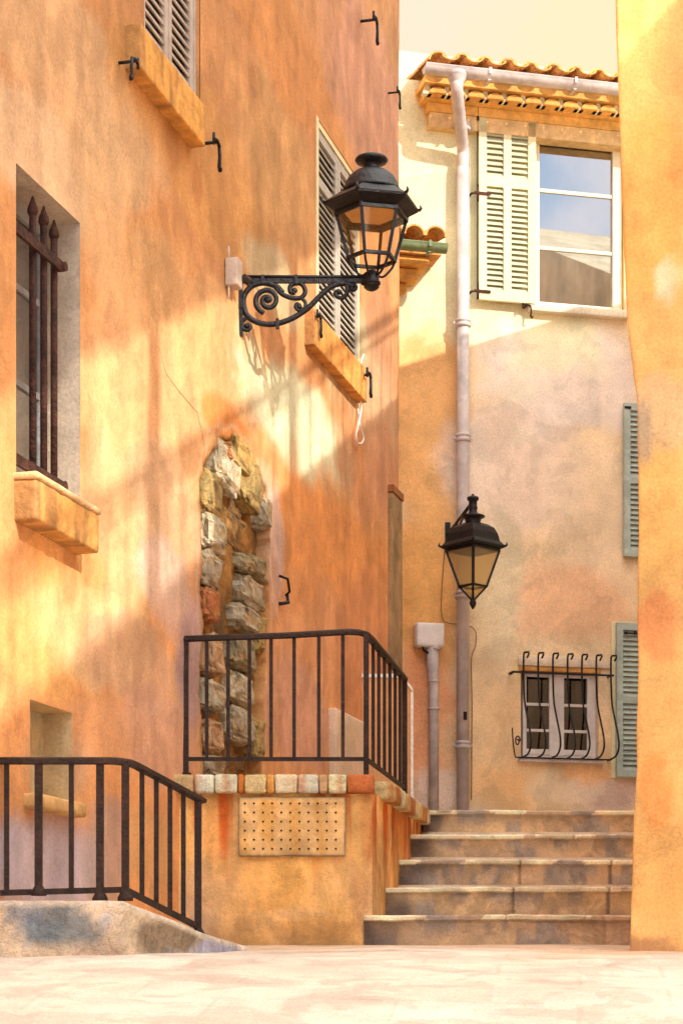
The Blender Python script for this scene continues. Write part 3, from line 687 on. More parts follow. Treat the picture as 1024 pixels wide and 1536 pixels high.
# little eave of the lower roof peeping out from behind the left house
cx1 = FX(662, -.3); czt = FZ(640, 372, -.35)
se = tiles(cx1-2.12, cx1-.02, -.44, czt+.062, .40, math.radians(10), per=.185, rows=1, r=.092, under=False)
se.box(cx1-2.2, cx1, -.30, -.01, czt-.03, czt+.01)
sr = se.build('lower_eave', M['tile'], rh)
gutter(cx1-2.2, FX(669, -.42), -.42, czt-.0, .058).build('gutter', M['green'], sr)
mb = MB(); mb.col = (.78, .40, .10)
mb.box(cx1-2.2, cx1-.09, -.26, -.005, czt-.11, czt-.032); mb.box(cx1-2.2, cx1-.16, -.18, -.006, czt-.21, czt-.112); mb.box(cx1-2.2, cx1-.24, -.10, -.007, czt-.29, czt-.212); mb.build('cornice', M['sill'], sr, bevel=.02)
# big window
d = .05; fr = MB()
ft = .045
gx0_, gx1_ = FX(809, d), FX(918, d)
r0, r1, r2, r3 = FZ(860, 201, d), FZ(860, 289, d), FZ(860, 375, d), FZ(860, 456, d)
fr.box(wx0+.004, gx0_, d, d+.05, wzb+.004, wzt-.004); fr.box(gx1_, wx1-.004, d-.012, d+.05, wzb+.004, wzt-.004)
fr.box(gx0_, gx1_, d+.002, d+.048, r0, r0+.03); fr.box(gx0_, gx1_, d+.002, d+.048, wzb+.004, r3)
for r in (r1, r2): fr.box(gx0_, gx1_, d+.004, d+.04, r-.016, r+.016)
wbig = fr.build('window', M['cream2'], rh, bevel=.004)
mb = MB(); mb.col = alb((210, 120, 40)); mb.box(gx0_-.03, gx1_+.05, d+.004, d+.05, r0+.032, wzt-.006); mb.build('head_strip', M['sill'], wbig)  # orange strip stands in for the shadow under the lintel
for a_, b_ in ((r1+.016, r0), (r2+.016, r1-.016), (r3, r2-.016)):
    mb = MB(); mb.box(gx0_, gx1_, d+.018, d+.022, a_, b_); mb.build('pane', M['glass_win'], wbig)
mb = MB()
def cur(x, z):
    f = sm(r2-.1, r2+.15, z)
    c = mixc(mixc(alb((150, 110, 80)), alb((206, 130, 60)), .5+1.2*N3(x*5, z*4, 2)), (.30, .32, .40), f); return (x, .36+.03*math.sin(x*30), z), c
mb.grid(frange(wx0-.3, wx1+.3, .025), frange(wzb-.1, wzt+.1, .06), cur); mb.build('curtain', M['curtain'], wbig)
mb = MB(); mb.rough((wx0-.09, -.075, wzb-.07), (FX(944, -.07), .05, wzb+.002), (.80, .70, .52), .003, .08, .01, 7); mb.build('sill', M['facade'], wbig)
mb = MB(); mb.col = (.80, .66, .44); mb.box(wx0-.50, wx1+.3, -.03, .012, wzt+.03, wzt+.10); mb.build('lintel', M['facade'], wbig)
# its open shutter, folded back on the wall
hx0, hx1 = FX(717, -.06), FX(802, -.06); hz0, hz1 = FZ(760, 453, -.06), FZ(760, 166, -.06)
mb = MB(); mb.col = (.86, .78, .46); leaf(mb, hx0, hx1, hz0, hz1, -.085, th=.04, st=.068, rails=(0, .62, 1), slat=.045, top=.085, cols=2, c_slat=(.50, .52, .37)); sh = mb.build('shutter', M['slat_shade'], wbig)  # slats tinted grey-green for the shade between the louvres
mb = MB()
for f_ in (.04, .55, .97):
    z = hz0+(hz1-hz0)*f_
    mb.box(hx0-.045, hx0+.10, -.094, -.086, z-.012, z+.012); mb.tube([(hx0-.012, -.09, z-.07), (hx0-.012, -.09, z+.07)], .011, 8); mb.tube([(hx0-.07, -.09, z-.01), (hx0-.02, -.09, z)], .009, 8); mb.tube([(hx0-.07, .0, z-.01), (hx0-.07, -.09, z-.01)], .009, 8)
mb.tube([(hx0-.012, -.08, hz0+.08), (hx0-.012, -.08, hz1-.08)], .006, 6)
mb.build('hinge', M['rust'], sh)
x, z = B.at(789, 458, -.07); catch(wbig, x, z, 1, .75, 'rust')
# small barred window
d = .055; sw = MB(); xm = (FX(788, d)+FX(891, d))/2
a0, a1 = FX(784, d), FX(893, d); z0, z1 = szb+.004, szt-.03
sw.box(a0, a0+.03, d, d+.05, z0, z1); sw.box(a1-.045, a1, d, d+.05, z0, z1); sw.box(a0+.03, a1-.045, d+.002, d+.048, z1-.035, z1); sw.box(a0+.03, a1-.045, d+.002, d+.048, z0, z0+.06)
pL0, pL1, pR0, pR1 = FX(789, d), FX(823, d), FX(845, d), FX(880, d)
sw.box(a0+.028, pL0, d-.01, d+.03, z0+.03, z1-.01); sw.box(pL1, pR0, d-.012, d+.035, z0+.03, z1-.01); sw.box(pR1, a1-.043, d-.01, d+.03, z0+.03, z1-.01)
zr = [FZ(840, 1017, d), FZ(840, 1058, d), FZ(840, 1097, d), FZ(840, 1125, d)]
for (q0, q1) in ((pL0, pL1), (pR0, pR1)):
    for z in zr[1:3]: sw.box(q0, q1, d-.004, d+.028, z-.012, z+.012)
    sw.box(q0, q1, d-.008, d+.028, zr[0], z1-.02); sw.box(q0, q1, d-.008, d+.028, z0+.04, zr[3])
wsm = sw.build('window', M['white'], rh, bevel=.003)
for (q0, q1) in ((pL0, pL1), (pR0, pR1)):
    for za, zb in ((zr[1]+.012, zr[0]), (zr[2]+.012, zr[1]-.012), (zr[3], zr[2]-.012)):
        mb = MB(); mb.box(q0, q1, d+.010, d+.013, za, zb); mb.build('pane', M['glass_dark'], wsm)
mb = MB(); mb.box(sx0-.05, sx1_+.05, .5, .52, szb-.05, szt+.05); mb.box(sx0-.06, sx0-.04, .13, .5, szb, szt); mb.box(sx1_+.04, sx1_+.06, .13, .5, szb, szt)
for k in range(14):
    xx = sx0+k*.055; mb.box(xx, xx+.006, .16, .164, szb, szt)
for k in range(8):
    zz = szb+.05+k*.1; mb.box(sx0, sx1_, .158, .165, zz, zz+.006)
mb.build('backing', M['room'], wsm)
mb = MB(); mb.col = alb((214, 140, 66)); mb.box(sx0-.02, sx1_+.02, -.012, .05, szt-.028, szt+.006); mb.build('head_strip', M['sill'], wsm)
mb = MB(); mb.rough((FX(776), -.02, szt+.01), (FX(914), .03, szt+.10), alb((226, 186, 140)), .004, .08, .008, 3); mb.build('lintel', M['facade'], wsm)
mb = MB(); mb.rough((sx0-.03, -.05, szb-.035), (sx1_+.03, .05, szb), alb((214, 186, 160)), .004, .08, .008, 3); mb.build('sill', M['facade'], wsm)
# bellied grille
g = MB(); ztp = FZ(840, 981, -.08); zrl = FZ(840, 1011, -.08); zbt = FZ(840, 1138, -.06)
gxs = [FX(p, -.08) for p in (785, 807, 829, 851, 872.5, 894, 916)]
for i, x in enumerate(gxs):
    H = zrl-zbt
    prof = [(-.08, zrl+.0), (-.085, zrl-.15*H), (-.10, zrl-.35*H), (-.15, zrl-.55*H), (-.21, zrl-.75*H), (-.22, zrl-.88*H), (-.16, zrl-.97*H), (-.06, zbt)]
    hook = [(-.135, ztp-.055), (-.142, ztp-.03), (-.13, ztp-.008), (-.11, ztp), (-.09, ztp-.012), (-.08, ztp-.05)]
    pts = smooth(hook+prof, 4)
    # hooks bend sideways as well as out
    P3 = [(x+(.030*sm(ztp-.09, ztp-.0, z)*(1 if y < -.1 else .0) if z > zrl else .03*math.sin((y+.08)*-10)*.6), y, z) for y, z in pts]
    g.tube(P3, .0085, 7)
g.bar((FX(765, -.08), -.078, zrl-.02), (FX(770, -.08), -.09, zrl+.0), .014); g.bar((FX(768, -.08), -.092, zrl), (gxs[-1]+.02, -.092, zrl), .016, .016)
g.bar((FX(777, -.06), -.055, zbt), (gxs[-1]+.01, -.055, zbt), .016, .012)
for x in (FX(768, -.08), gxs[-1]): g.tube([(x, -.09, zrl), (x, .02, zrl)], .009, 6)
for x in (gxs[0], gxs[-1]): g.tube([(x, -.06, zbt), (x, .02, zbt)], .009, 6)
xa = FX(768, -.12)
g.tube(smooth([(xa, -.12, FZ(768, 1092, -.12)), (xa-.005, -.16, FZ(768, 1115, -.12)), (xa+.02, -.14, FZ(768, 1135, -.12)), (xa+.07, -.08, zbt)], 5), .006, 6)
cxx, czz = B.at(776, 1112, -.1)
g.tube([(cxx+(.03-.0012*k)*math.cos(k*.5)*.8, -.1, czz+(.05-.0022*k)*math.sin(k*.5)) for k in range(18)], .0065, 6)
g.build('grille', M['black'], wsm)
# grey-blue shutters at the right edge
for (p0, ya, yb, nm) in ((936, 604, 834, 0), (925, 934, 1165, 1)):
    x0 = FX(p0, -.06); zz1 = FZ(p0, ya, -.06); zz0 = FZ(p0, yb, -.06)
    w = MB(); w.box(x0+.48 if not nm else FX(917, -.02), x0+1.25, -.016, .02, zz0-.01, zz1+.02)
    wo = w.build('window', M['cream'], rh)
    mb = MB(); leaf(mb, x0, x0+.46, zz0, zz1, -.065, th=.04, st=.055, rails=(0, .5, 1), slat=.042, top=.06); so_ = mb.build('shutter', M['bluegreen'], wo)
    mb = MB()
    if nm: mb.bar((x0+.06, -.072, zz1-.09), (x0+.3, -.072, zz1-.09), .012); mb.tube([(x0+.08, -.08, zz1-.08), (x0+.08, -.08, zz1-.10)], .014, 6); mb.tube([(x0+.16, -.08, zz1-.07), (x0+.16, -.08, zz1-.10)], .014, 6)
    else: mb.box(x0+.0, x0+.06, -.071, -.066, zz1-.05, zz1-.03)
    mb.build('latch', M['black'], so_)

# meter box with conduit
x0, z1 = B.at(623, 934, -.08); x1, z0 = B.at(665, 972, -.08)
mt = thing('meter_box', 'white box on the peach wall left of the downpipe with a pale pipe below', 'electrical box', B, (x0+x1)/2, 0, (z0+z1)/2)
hw, hh = (x1-x0)/2, (z1-z0)/2
mb = MB(); mb.rough((-hw, -.12, -hh), (hw, 0, hh), (1, 1, 1), .002, .05, .018, 3); mb.build('cover', M['boxw'], mt)
cz = (z0+z1)/2; cxp = FX(650, -.05)-(x0+x1)/2
mb = MB(); mb.lathe([(.060, -hh-.02), (.060, -hh+.01)], 16, (cxp, -.06, 0)); mb.tube([(cxp-.015, -.06, -hh), (cxp-.005, -.055, -hh-.18), (cxp, -.055, -hh-.32), (cxp, -.055, 1.12-cz)], [.056, .050, .042, .044], 14)
for py in (1024, 1065): mb.lathe([(.045, -.01), (.050, -.008), (.050, .008), (.045, .01)], 14, (cxp, -.055, FZ(650, py)-cz))
mb.build('conduit', M['zinc'], mt)
mb = MB(); mb.tube([(-hw+.06, -.07, -hh+.01), (-hw+.07, -.09, -hh-.03), (-hw+.12, -.08, -hh-.05)], .010, 6); mb.build('cable', M['dark'], mt)
mb = MB(); mb.tube(smooth([(p[0], -.014, p[1]) for p in [B.at(*q) for q in ((668, 800), (664, 850), (661, 900), (662, 925), (668, 934), (684, 937), (704, 940), (713, 950), (712, 970), (706, 990), (707, 1060), (706, 1200))]], 4), .0042, 6)
o = mb.build('cable', M['wire'], None, loc=(B.O[0], B.O[1], 0), rotz=B.rot); tag(o, 'thin cable running down the peach wall from the small lantern past the downpipe', 'cable')

KV = [1.0, 1.12, 1.45]
# ================================================================== LAMPS
# large hexagonal lantern on scrolled bracket
LY = 12.06; G = front(LY)
def LP(px, py): return ((px-512)/F*LY, (HY-py)/F*LY)
cx, _ = LP(557, 0)
lam = thing('street_lamp', 'large black six sided lantern on a scrolled iron bracket fixed to the orange wall', 'street lamp', loc=(cx, LY, LP(0, 425)[1]))
Z0 = LP(0, 425)[1]
def zz(py): return LP(0, py)[1]-Z0
RO = math.radians(-90-17)
mb = MB(); mb.lathe([(.012, -.045), (.035, -.035), (.048, -.01), (.048, .012), (.036, .03), (.026, .045), (.034, .055), (.030, .075)], 20); mb.lathe([(.055, -.004), (.055, .008)], 20); mb.build('finial', M['black'], lam)
zb, zt, zr_ = zz(389), zz(326), zz(309)
rb, rt, rr = .145, .222, .292
hexv = lambda r, z, k: (r*math.cos(RO+k*math.pi/3), r*math.sin(RO+k*math.pi/3), z)
mb = MB()
for k in range(6):
    mb.bar(hexv(rb, zb, k), hexv(rt, zt+.02, k), .020, .016); mb.bar(hexv(rb, zb, k), hexv(rb, zb, k+1), .022, .018); mb.bar(hexv(rt, zt, k), hexv(rt, zt, k+1), .016, .02)
    a, b = hexv(rb, zb, k), hexv(.028, .06, k)
    mb.tube(smooth([a, hexv(.125, zb-.045, k), hexv(.07, zb-.10, k) if zb > .13 else hexv(.08, .08, k), b], 5), .0075, 6)
    m_ = hexv(rt+.004, zt-.03, k)
mb.build('frame', M['black'], lam)
for k in range(6):
    mb = MB(); i = [mb.vert(hexv(rb*.98, zb+.01, k)), mb.vert(hexv(rb*.98, zb+.01, k+1)), mb.vert(hexv(rt*.98, zt, k+1)), mb.vert(hexv(rt*.98, zt, k))]; mb.face(i)
    mb.build('pane', M['glass_lamp'], lam)
mb = MB()  # hexagonal brim, sloping, with thickness
rings = [(rt-.02, zt+.005), (rr, zr_-.012), (rr+.004, zr_+.002), (.20, zz(292)), (.12, zz(289))]
mb.lathe(rings, 6, rot=RO, smooth=False, cap=False)
for k in range(6):
    v = hexv(rr+.004, zr_, k); mb.tube([v, hexv(rr+.018, zr_+.012, k), hexv(rr+.012, zr_+.032, k)], [.012, .009, .004], 6)
mb.build('brim', M['black'], lam)
mb = MB(); r_ = rt-.05; mb.lathe([(r_, zt+.018), (r_*.6, zt+.028)], 6, rot=RO, smooth=False); mb.build('reflector', M['amber'], lam)
mb = MB(); mb.lathe([(.178, zz(291)), (.182, zz(288)), (.170, zz(284)), (.160, zz(276)), (.140, zz(267)), (.108, zz(260)), (.065, zz(256)), (.050, zz(254)), (.046, zz(250)), (.052, zz(247)),
    (.060, zz(246)), (.092, zz(243)), (.100, zz(240)), (.092, zz(237)), (.05, zz(236)), (.01, zz(235))], 32); mb.build('hood', M['black'], lam)
br = MB(); zc = LP(0, 420)[1]-Z0
pxw = LP(359, 0)[0]-cx
yd = 0.0
br.box(pxw-.015, pxw+.020, -.02, .03, LP(0, 503)[1]-Z0, LP(0, 412)[1]-Z0)
br.bar((pxw+.01, 0, zc), (-.035, 0, zc), .026, .034); br.tube([(pxw+.02, -.012, zc+.018), (-.04, -.012, zc+.018)], .009, 8); br.tube([(-.05, 0, zc), (-.02, 0, zc-.015)], .03, 12)
br.tube([(0, 0, zc-.045), (0, 0, zc+.04)], .046, 18)
def zp(q): X, Z = LP(330+q[0]/3.2, 220+q[1]/3.2); return (X-cx, 0, Z-Z0)
def scroll(P, r=.0155, t0=1.0, t1=1.0):
    pts = [zp(q) for q in smooth(P, 5)]; n = len(pts)
    br.tube(pts, [r*(t0+(t1-t0)*i/(n-1)) for i in range(n)], 9)
scroll([(300, 700), (270, 670), (210, 653), (150, 670), (114, 720), (118, 790), (168, 838), (250, 852), (340, 826), (420, 775), (490, 705), (545, 665), (600, 656), (640, 672)], .017)
scroll([(228+(8+56*t)*math.cos(6.6-t*11.0), 738+(8+56*t)*math.sin(6.6-t*11.0)) for t in [i/16 for i in range(17)]], .0155, .9, 1.0)
scroll([(262, 668), (295, 705), (345, 726), (388, 724), (408, 698), (396, 664), (364, 652), (337, 670), (338, 697), (360, 700)], .0145)
scroll([(385, 722), (408, 745), (405, 775), (380, 786), (362, 770), (370, 754), (384, 762)], .0115)
scroll([(600, 656), (612, 690), (592, 724), (562, 720), (553, 700), (570, 690)], .0125); scroll([(600, 656), (645, 664), (650, 682), (630, 690)], .012)
scroll([(160, 832), (130, 820), (106, 842), (110, 872), (134, 880), (146, 862), (130, 852)], .0115)
for q in ((228, 738), (357, 690), (380, 768), (572, 697), (128, 860), (632, 683)):
    p = zp(q); br.lathe([(.004, -.016), (.015, -.010), (.019, 0), (.015, .010), (.004, .016)], 10, p)
for q in ((275, 850), (205, 640), (100, 755), (365, 640)):
    p = zp(q); br.box(p[0]-.010, p[0]+.010, -.024, .024, p[2]-.026, p[2]+.026)
br.build('bracket', M['black'], lam)
# stub plates tying the bracket to the oblique wall
xw, _ = A.at(362, 0)
# small four sided lantern on the rear house
wx, wz = B.at(671, 783)
SY = 16.35; cx2 = (709-512)/F*SY
def Zs(py): return (HY-py)/F*SY
l2 = thing('wall_lantern', 'smaller black four sided lantern hanging in front of the downpipe on the peach wall', 'street lamp', loc=(cx2, SY, Zs(830)))
z8 = lambda py: Zs(py)-Zs(830)
R2 = math.radians(-90-3); sq = lambda r, z, k: (r*math.cos(R2+k*math.pi/2), r*math.sin(R2+k*math.pi/2), z)
rb, rt, rr = .112, .218, .258
zb, zt = z8(880), z8(826)
mb = MB()
for k in range(4):
    mb.bar(sq(rb, zb, k), sq(rt, zt, k), .024, .018); mb.bar(sq(rb, zb, k), sq(rb, zb, k+1), .020, .016); mb.bar(sq(rb, zb, k), sq(.012, z8(900), k), .018, .014)
    mb.bar(sq(rt, zt, k), sq(rt, zt, k+1), .016, .016)
mb.build('frame', M['black'], l2)
mb = MB(); mb.lathe([(.006, z8(914)), (.022, z8(909)), (.030, z8(905)), (.022, z8(900)), (.012, z8(897)), (.02, z8(895))], 14); mb.build('finial', M['black'], l2)
for k in range(4):
    mb = MB(); i = [mb.vert(sq(rb*.97, zb, k)), mb.vert(sq(rb*.97, zb, k+1)), mb.vert(sq(rt*.97, zt, k+1)), mb.vert(sq(rt*.97, zt, k))]; mb.face(i)
    j = [mb.vert(sq(.012, z8(899), k)), mb.vert(sq(.012, z8(899), k+1)), mb.vert(sq(rb*.97, zb, k+1)), mb.vert(sq(rb*.97, zb, k))]; mb.face(j); mb.build('pane', M['glass_frost'], l2)
mb = MB(); mb.lathe([(rt-.02, zt), (rr, z8(822)), (rr+.006, z8(819)), (.24, z8(815)), (.222, z8(812)), (.205, z8(801)), (.175, z8(792)), (.125, z8(787)), (.085, z8(785))], 4, rot=R2, smooth=False)
for k in range(4): mb.tube([sq(rr, z8(820), k), sq(rr+.02, z8(818), k), sq(rr+.018, z8(814), k)], [.012, .010, .005], 6)
mb.build('hood', M['black'], l2, bevel=.006)
mb = MB(); mb.lathe([(.075, z8(788)), (.062, z8(783)), (.070, z8(778)), (.098, z8(776)), (.098, z8(774)), (.05, z8(771)), (.034, z8(768)), (.034, z8(764)), (.040, z8(762)), (.034, z8(760)), (.034, z8(751)), (.048, z8(750)), (.048, z8(746)), (.02, z8(744)), (.012, z8(743)), (.010, z8(741))], 18); mb.build('cap', M['black'], l2)
bw = B.w(wx, 0, 0); ox, oy = bw[0]-cx2, bw[1]-SY
mb = MB()
za, zb_ = z8(760)-.0, z8(803)
mb.bar((ox, oy-.012, za+.02), (ox, oy-.012, zb_), .045, .022, (0, 1, 0)); top = (0, 0, z8(752))
mb.tube([(ox, oy-.02, z8(775)), top], .013, 8)
mb.tube(smooth([(ox, oy-.02, z8(800)), (ox*.75, oy*.75, z8(785)), (ox*.45, oy*.45, z8(770)), (ox*.2, oy*.2, z8(758))], 5), .009, 8)
mb.tube(smooth([(ox*.92, oy*.9, z8(776)), (ox*.80, oy*.8, z8(790)), (ox*.68, oy*.7, z8(782)), (ox*.62, oy*.6, z8(768))], 5), .007, 7)
mb.build('bracket', M['black'], l2)

# ================================================================== PODIUM, STEPS, RAILINGS
PU = Vector((.16, 1, 0)).normalized()
pc = Vector((.183, 11.0, 0))            # front right corner, plan
zcop = (HY-1163)/F*11.0
def stain(base, ztop, lo):
    def fn(p):
        s_ = p.x+p.y*.6; n = N3(s_*13.3, p.z*.9, 3.4); n2 = N3(s_*3.1, p.z*1.1, 8.4); n4 = N3(s_*31, p.z*.9, 5.3)
        c = base; h = ztop-p.z
        drip = sm(.0, .14, n*.8+.25*n2+.2*n4+.07)*(1-sm(.05, .60, h+.30*n4)); c = mixc(c, alb((212, 92, 22)), drip*.95)
        c = mixc(c, alb((238, 176, 84)), sm(.05, .35, n2)*.4*(1-sm(.5, .9, h)))
        c = mixc(c, alb((150, 128, 106)), sm(0, .35, -n2+.05*n)*.55*sm(.2, .8, h))
        c = mixc(c, alb((142, 98, 62)), sm(.66, .9, h+.12*n2)*.75)
        k = fbm(p.x*3, p.z*3, p.y*3, 3); return tuple(v*(1+.14*k) for v in c)
    return fn
pod = thing('stone_podium', 'rust streaked ochre masonry platform with pale stone coping beside the steps', 'platform', loc=(0, 0, 0))
cf = stain(alb((242, 180, 98)), zcop-.10, 0)
xl = A.w(A.at(262, 0)[0], 0, 0)[0]
mb = MB()
ztp = zcop-.09
PFc = field(front(11.0), (242, 182, 100), [(325, 1225, 20, 60, (214, 100, 34), .9), (552, 1215, 12, 90, (206, 84, 30), .9), (300, 1330, 22, 80, (170, 140, 120), .8), (400, 1330, 50, 40, (224, 150, 58), .8), (505, 1330, 50, 40, (240, 190, 126), .8),
    (335, 1345, 40, 40, (196, 150, 100), .7), (320, 1395, 40, 22, (150, 120, 96), .9), (375, 1385, 40, 16, (126, 108, 92), .8), (470, 1398, 90, 18, (206, 132, 70), .8), (540, 1360, 14, 60, (220, 130, 70), .7), (440, 1372, 70, 8, (240, 200, 150), .8), (350, 1240, 10, 60, (180, 150, 110), .5)], .30, e0=.6, e1=1.15)
def pf(x, z):
    p = Vector((x, 11.0, z)); y = 11.02+.010*fbm(x*2, z*2, 4)+.004*N3(x*9, z*9)-.02*sm(.75, .95, ztp-z)
    c = cf(p); return (x, y, z), mixc(PFc(x, z), c, .75)
xs_ = frange(xl-.25, pc.x-.012, .010); zs_ = frange(-.1, ztp, .022); mb.grid(xs_, zs_, pf)
def ps(t, z):
    q = pc+PU*t; nx = .010*fbm(t*2, z*2, 9)+.004*N3(t*9, z*9)
    return (q.x-.012-nx*0.8 if t > .02 else pc.x-.012, q.y+.02, z), cf(Vector((q.x, q.y, z)))
mb.grid(frange(0, 2.9, .016), zs_, ps)
mb.build('body', M['render'], pod)
mb = MB(); mb.col = alb((190, 150, 110)); q = pc+PU*2.9
mb.prismz([(xl-.4, 11.05), (pc.x-.05, 11.05), (q.x-.05, q.y), (.1, 14.2), (-.3, 13.6)], ztp-.2, ztp+.06); mb.build('floor', M['step'], pod)
# coping blocks
mb = MB()
bl = [262, 292, 322, 357, 367, 400, 412, 446, 478, 492, 520, 562]
KV = [1.1, 1.5, 2.0]
cc_ = [(222, 168, 108), (224, 196, 156), (226, 196, 150), (206, 110, 40), (228, 180, 116), (224, 150, 72), (228, 190, 140), (218, 190, 150), (206, 150, 100), (230, 196, 140), (196, 100, 50)]
def copcol(base, sd):
    def fn(p):
        s_ = p.x+p.y; n = N3(s_*26, p.z*1.5, sd)+.3*N3(s_*9, 0, sd+3); c = mixc(base, alb((204, 104, 36)), sm(.12, .42, n)*.55); k = fbm(p.x*8, p.y*8, p.z*8, 2)
        return tuple(v*(1+.15*k) for v in c)
    return fn
for i in range(len(bl)-1):
    x0 = (bl[i]-512)/F*11+.0015; x1 = (bl[i+1]-512)/F*11-.0015
    if i == 0: x0 -= .12
    mb.rough((x0, 10.955+.008*N3(i, 2), ztp-.012+.01*N3(i, 5)), (x1, 11.33, zcop+.008*N3(i, 9)), alb(cc_[i]), .006, .03, .011, i*2.2, copcol(alb(cc_[i]), i), freq=12)
cope = mb.build('coping', M['stone'], pod)
mb = MB(); t = .35; i = 0
while t < 2.55:
    ln = (.20, .26, .16, .30, .22, .18)[i % 6]; c = alb(((226, 176, 110), (206, 120, 56), (224, 190, 140), (216, 160, 96), (190, 110, 60), (222, 180, 122))[i % 6])
    sub = MB(); sub.rough((-.26, t+.0015, ztp-.012), (.045, min(2.6, t+ln)-.0015, zcop+.006*N3(i, 4)), c, .006, .03, .011, i*3.1, copcol(c, i+20), freq=12)
    off = len(mb.v)
    for p, c_ in zip(sub.v, sub.c):
        mb.v.append((pc.x+p[0]*1.0+PU.x*p[1], pc.y+PU.y*p[1]-p[0]*.16*0, p[2])); mb.c.append(c_)
    for f_, s_ in zip(sub.f, sub.smooth): mb.f.append(tuple(a+off for a in f_)); mb.smooth.append(s_)
    t += ln; i += 1
mb.build('coping', M['stone'], pod)
# perforated plate
KV = [1.0, 1.3, 1.8]
x0, x1 = (358-512)/F*11, (518-512)/F*11; z0, z1 = (HY-1285)/F*11, (HY-1196)/F*11
def hc(p):
    c = alb((230, 168, 98)); n = N3(p.x*14, p.z*1.5, 3); c = mixc(c, alb((226, 150, 62)), sm(.1, .4, n)*.6)
    e = min(p.x-x0, x1-p.x, p.z-z0, z1-p.z); return mixc(alb((160, 130, 92)), c, sm(0, .014, e))
mb = MB(); mb.rough((x0, 10.985, z0), (x1, 11.03, z1), (1, 1, 1), .004, .02, .007, 4, hc)
pl = mb.build('vent_plate', M['sill'], pod)
hole0 = None
for i in range(11):
    for j in range(6):
        x = (367.5+i*13.6-512)/F*11+.002*N3(i, j, 1); z = (HY-1206-j*13.6)/F*11+.002*N3(i, j, 4)
        if hole0 is None:
            mb = MB(); ring = [mb.vert((.0058*math.cos(k*math.pi/5), 0, .0058*math.sin(k*math.pi/5))) for k in range(10)]; back = [mb.vert((.005*math.cos(k*math.pi/5), .003, .005*math.sin(k*math.pi/5))) for k in range(10)]
            mb.face(ring)
            for k in range(10): mb.face((ring[k], back[k], back[(k+1) % 10], ring[(k+1) % 10]))
            hole0 = mb.build('hole', M['dark'], pl); h_ = hole0
        else:
            h_ = hole0.copy(); COL.objects.link(h_); h_.parent = pl
        h_.location = (x, 10.9795, z)

KV = [1.26, 1.46, 1.76]
# flight of steps
stp = thing('stone_steps', 'five worn grey brown stone steps rising between the podium and the yellow wall', 'steps', loc=(0, 0, 0))
Ds = [11.0, 11.56, 12.12, 12.68, 13.24]; Ty = [1373, 1331, 1290, 1252, 1216]
zs0 = .12
for i, (D, ty) in enumerate(zip(Ds, Ty)):
    zt = (HY-ty)/F*D; zb = zs0-.05 if i == 0 else zlast-.06
    x0 = pc.x+.16*(D-11)-.06; x1 = .155*D+.75
    if i == 4: x0 = pc.x+.16*(D-11)-.0
    nose = .02
    prof = [(D+.004, zb), (D, zb+.02), (D, (zb+zt)/2), (D+.001, zt-.045), (D-nose*.4, zt-.036), (D-nose, zt-.026), (D-nose, zt-.010), (D-nose*.5, zt-.002), (D+.01, zt), (D+.2, zt-.001), (D+.62, zt-.002)]
    xs_ = frange(x0, x1, .012); idx = []
    joints = [(.155*D-.25+.31*N3(i, 7, 2)), .155*D-.8+.5*N3(i, 3, 1)] if i in (1, 2, 0) else [.155*D-.5]
    mb = MB()
    for x in xs_:
        row = []
        for k, (y, z) in enumerate(prof):
            w1 = .010*N3(x*2.2, i*5, 1)+.005*N3(x*11, i*5, z*6)
            wz = .006*N3(x*1.6, i*7, 4)+.004*N3(x*9, i*3, 2)
            jj = min(abs(x-j) for j in joints)
            g_ = .010*(1-sm(.0, .02, jj)) if i < 3 else 0
            n = fbm(x*2.2, z*5+i*4, 3, 4); n2 = fbm(x*4+7, z*7+i*4, 9, 3)
            c = mixc(alb((178, 144, 110)), alb((206, 164, 114)), .5+1.1*n); c = mixc(c, alb((142, 128, 114)), sm(.08, .2, n2)*.75)
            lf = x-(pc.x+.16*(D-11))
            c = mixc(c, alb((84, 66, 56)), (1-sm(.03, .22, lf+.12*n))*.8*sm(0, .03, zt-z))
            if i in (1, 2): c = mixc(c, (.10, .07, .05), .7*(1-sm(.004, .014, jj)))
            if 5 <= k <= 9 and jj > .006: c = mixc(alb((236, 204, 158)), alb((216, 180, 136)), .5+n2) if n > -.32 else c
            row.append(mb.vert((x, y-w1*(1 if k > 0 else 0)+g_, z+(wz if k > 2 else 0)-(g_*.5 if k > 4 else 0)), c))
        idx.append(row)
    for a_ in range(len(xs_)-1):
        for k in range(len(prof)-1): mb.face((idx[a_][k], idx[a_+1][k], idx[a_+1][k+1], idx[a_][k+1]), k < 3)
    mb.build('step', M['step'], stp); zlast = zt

KV = [1.0, 1.25, 1.7]
# low parapet block behind the railing, at the foot of the left house corner
o = MB(); Yp = 14.9
xr = (618-512)/F*Yp
zt = (HY-1012)/F*Yp; zt2 = (HY-1034)/F*Yp; xk = (602-512)/F*Yp
def pw(p): return mixc(alb((222, 150, 92)), alb((206, 138, 96)), .5+fbm(p[0]*2, p[2]*2, 2))
o.col = alb((220, 148, 88)); o.prism([(-.15, .98), (xr, .98), (xr, zt2), (xk, zt), (-.15, zt)], Yp, Yp+.35)
o.col = alb((250, 224, 186)); th_ = .022
o.hexa([(xk, Yp-.012, zt-th_), (xr+.006, Yp-.012, zt2-th_), (xr+.006, Yp+.36, zt2-th_), (xk, Yp+.36, zt-th_), (xk, Yp-.012, zt+.004), (xr+.006, Yp-.012, zt2+.004), (xr+.006, Yp+.36, zt2+.004), (xk, Yp+.36, zt+.004)])
o.box(-.15, xk-.001, Yp-.012, Yp+.36, zt-th_, zt+.004); o.box(xr-.012, xr+.008, Yp-.010, Yp+.355, .98, zt2-th_)
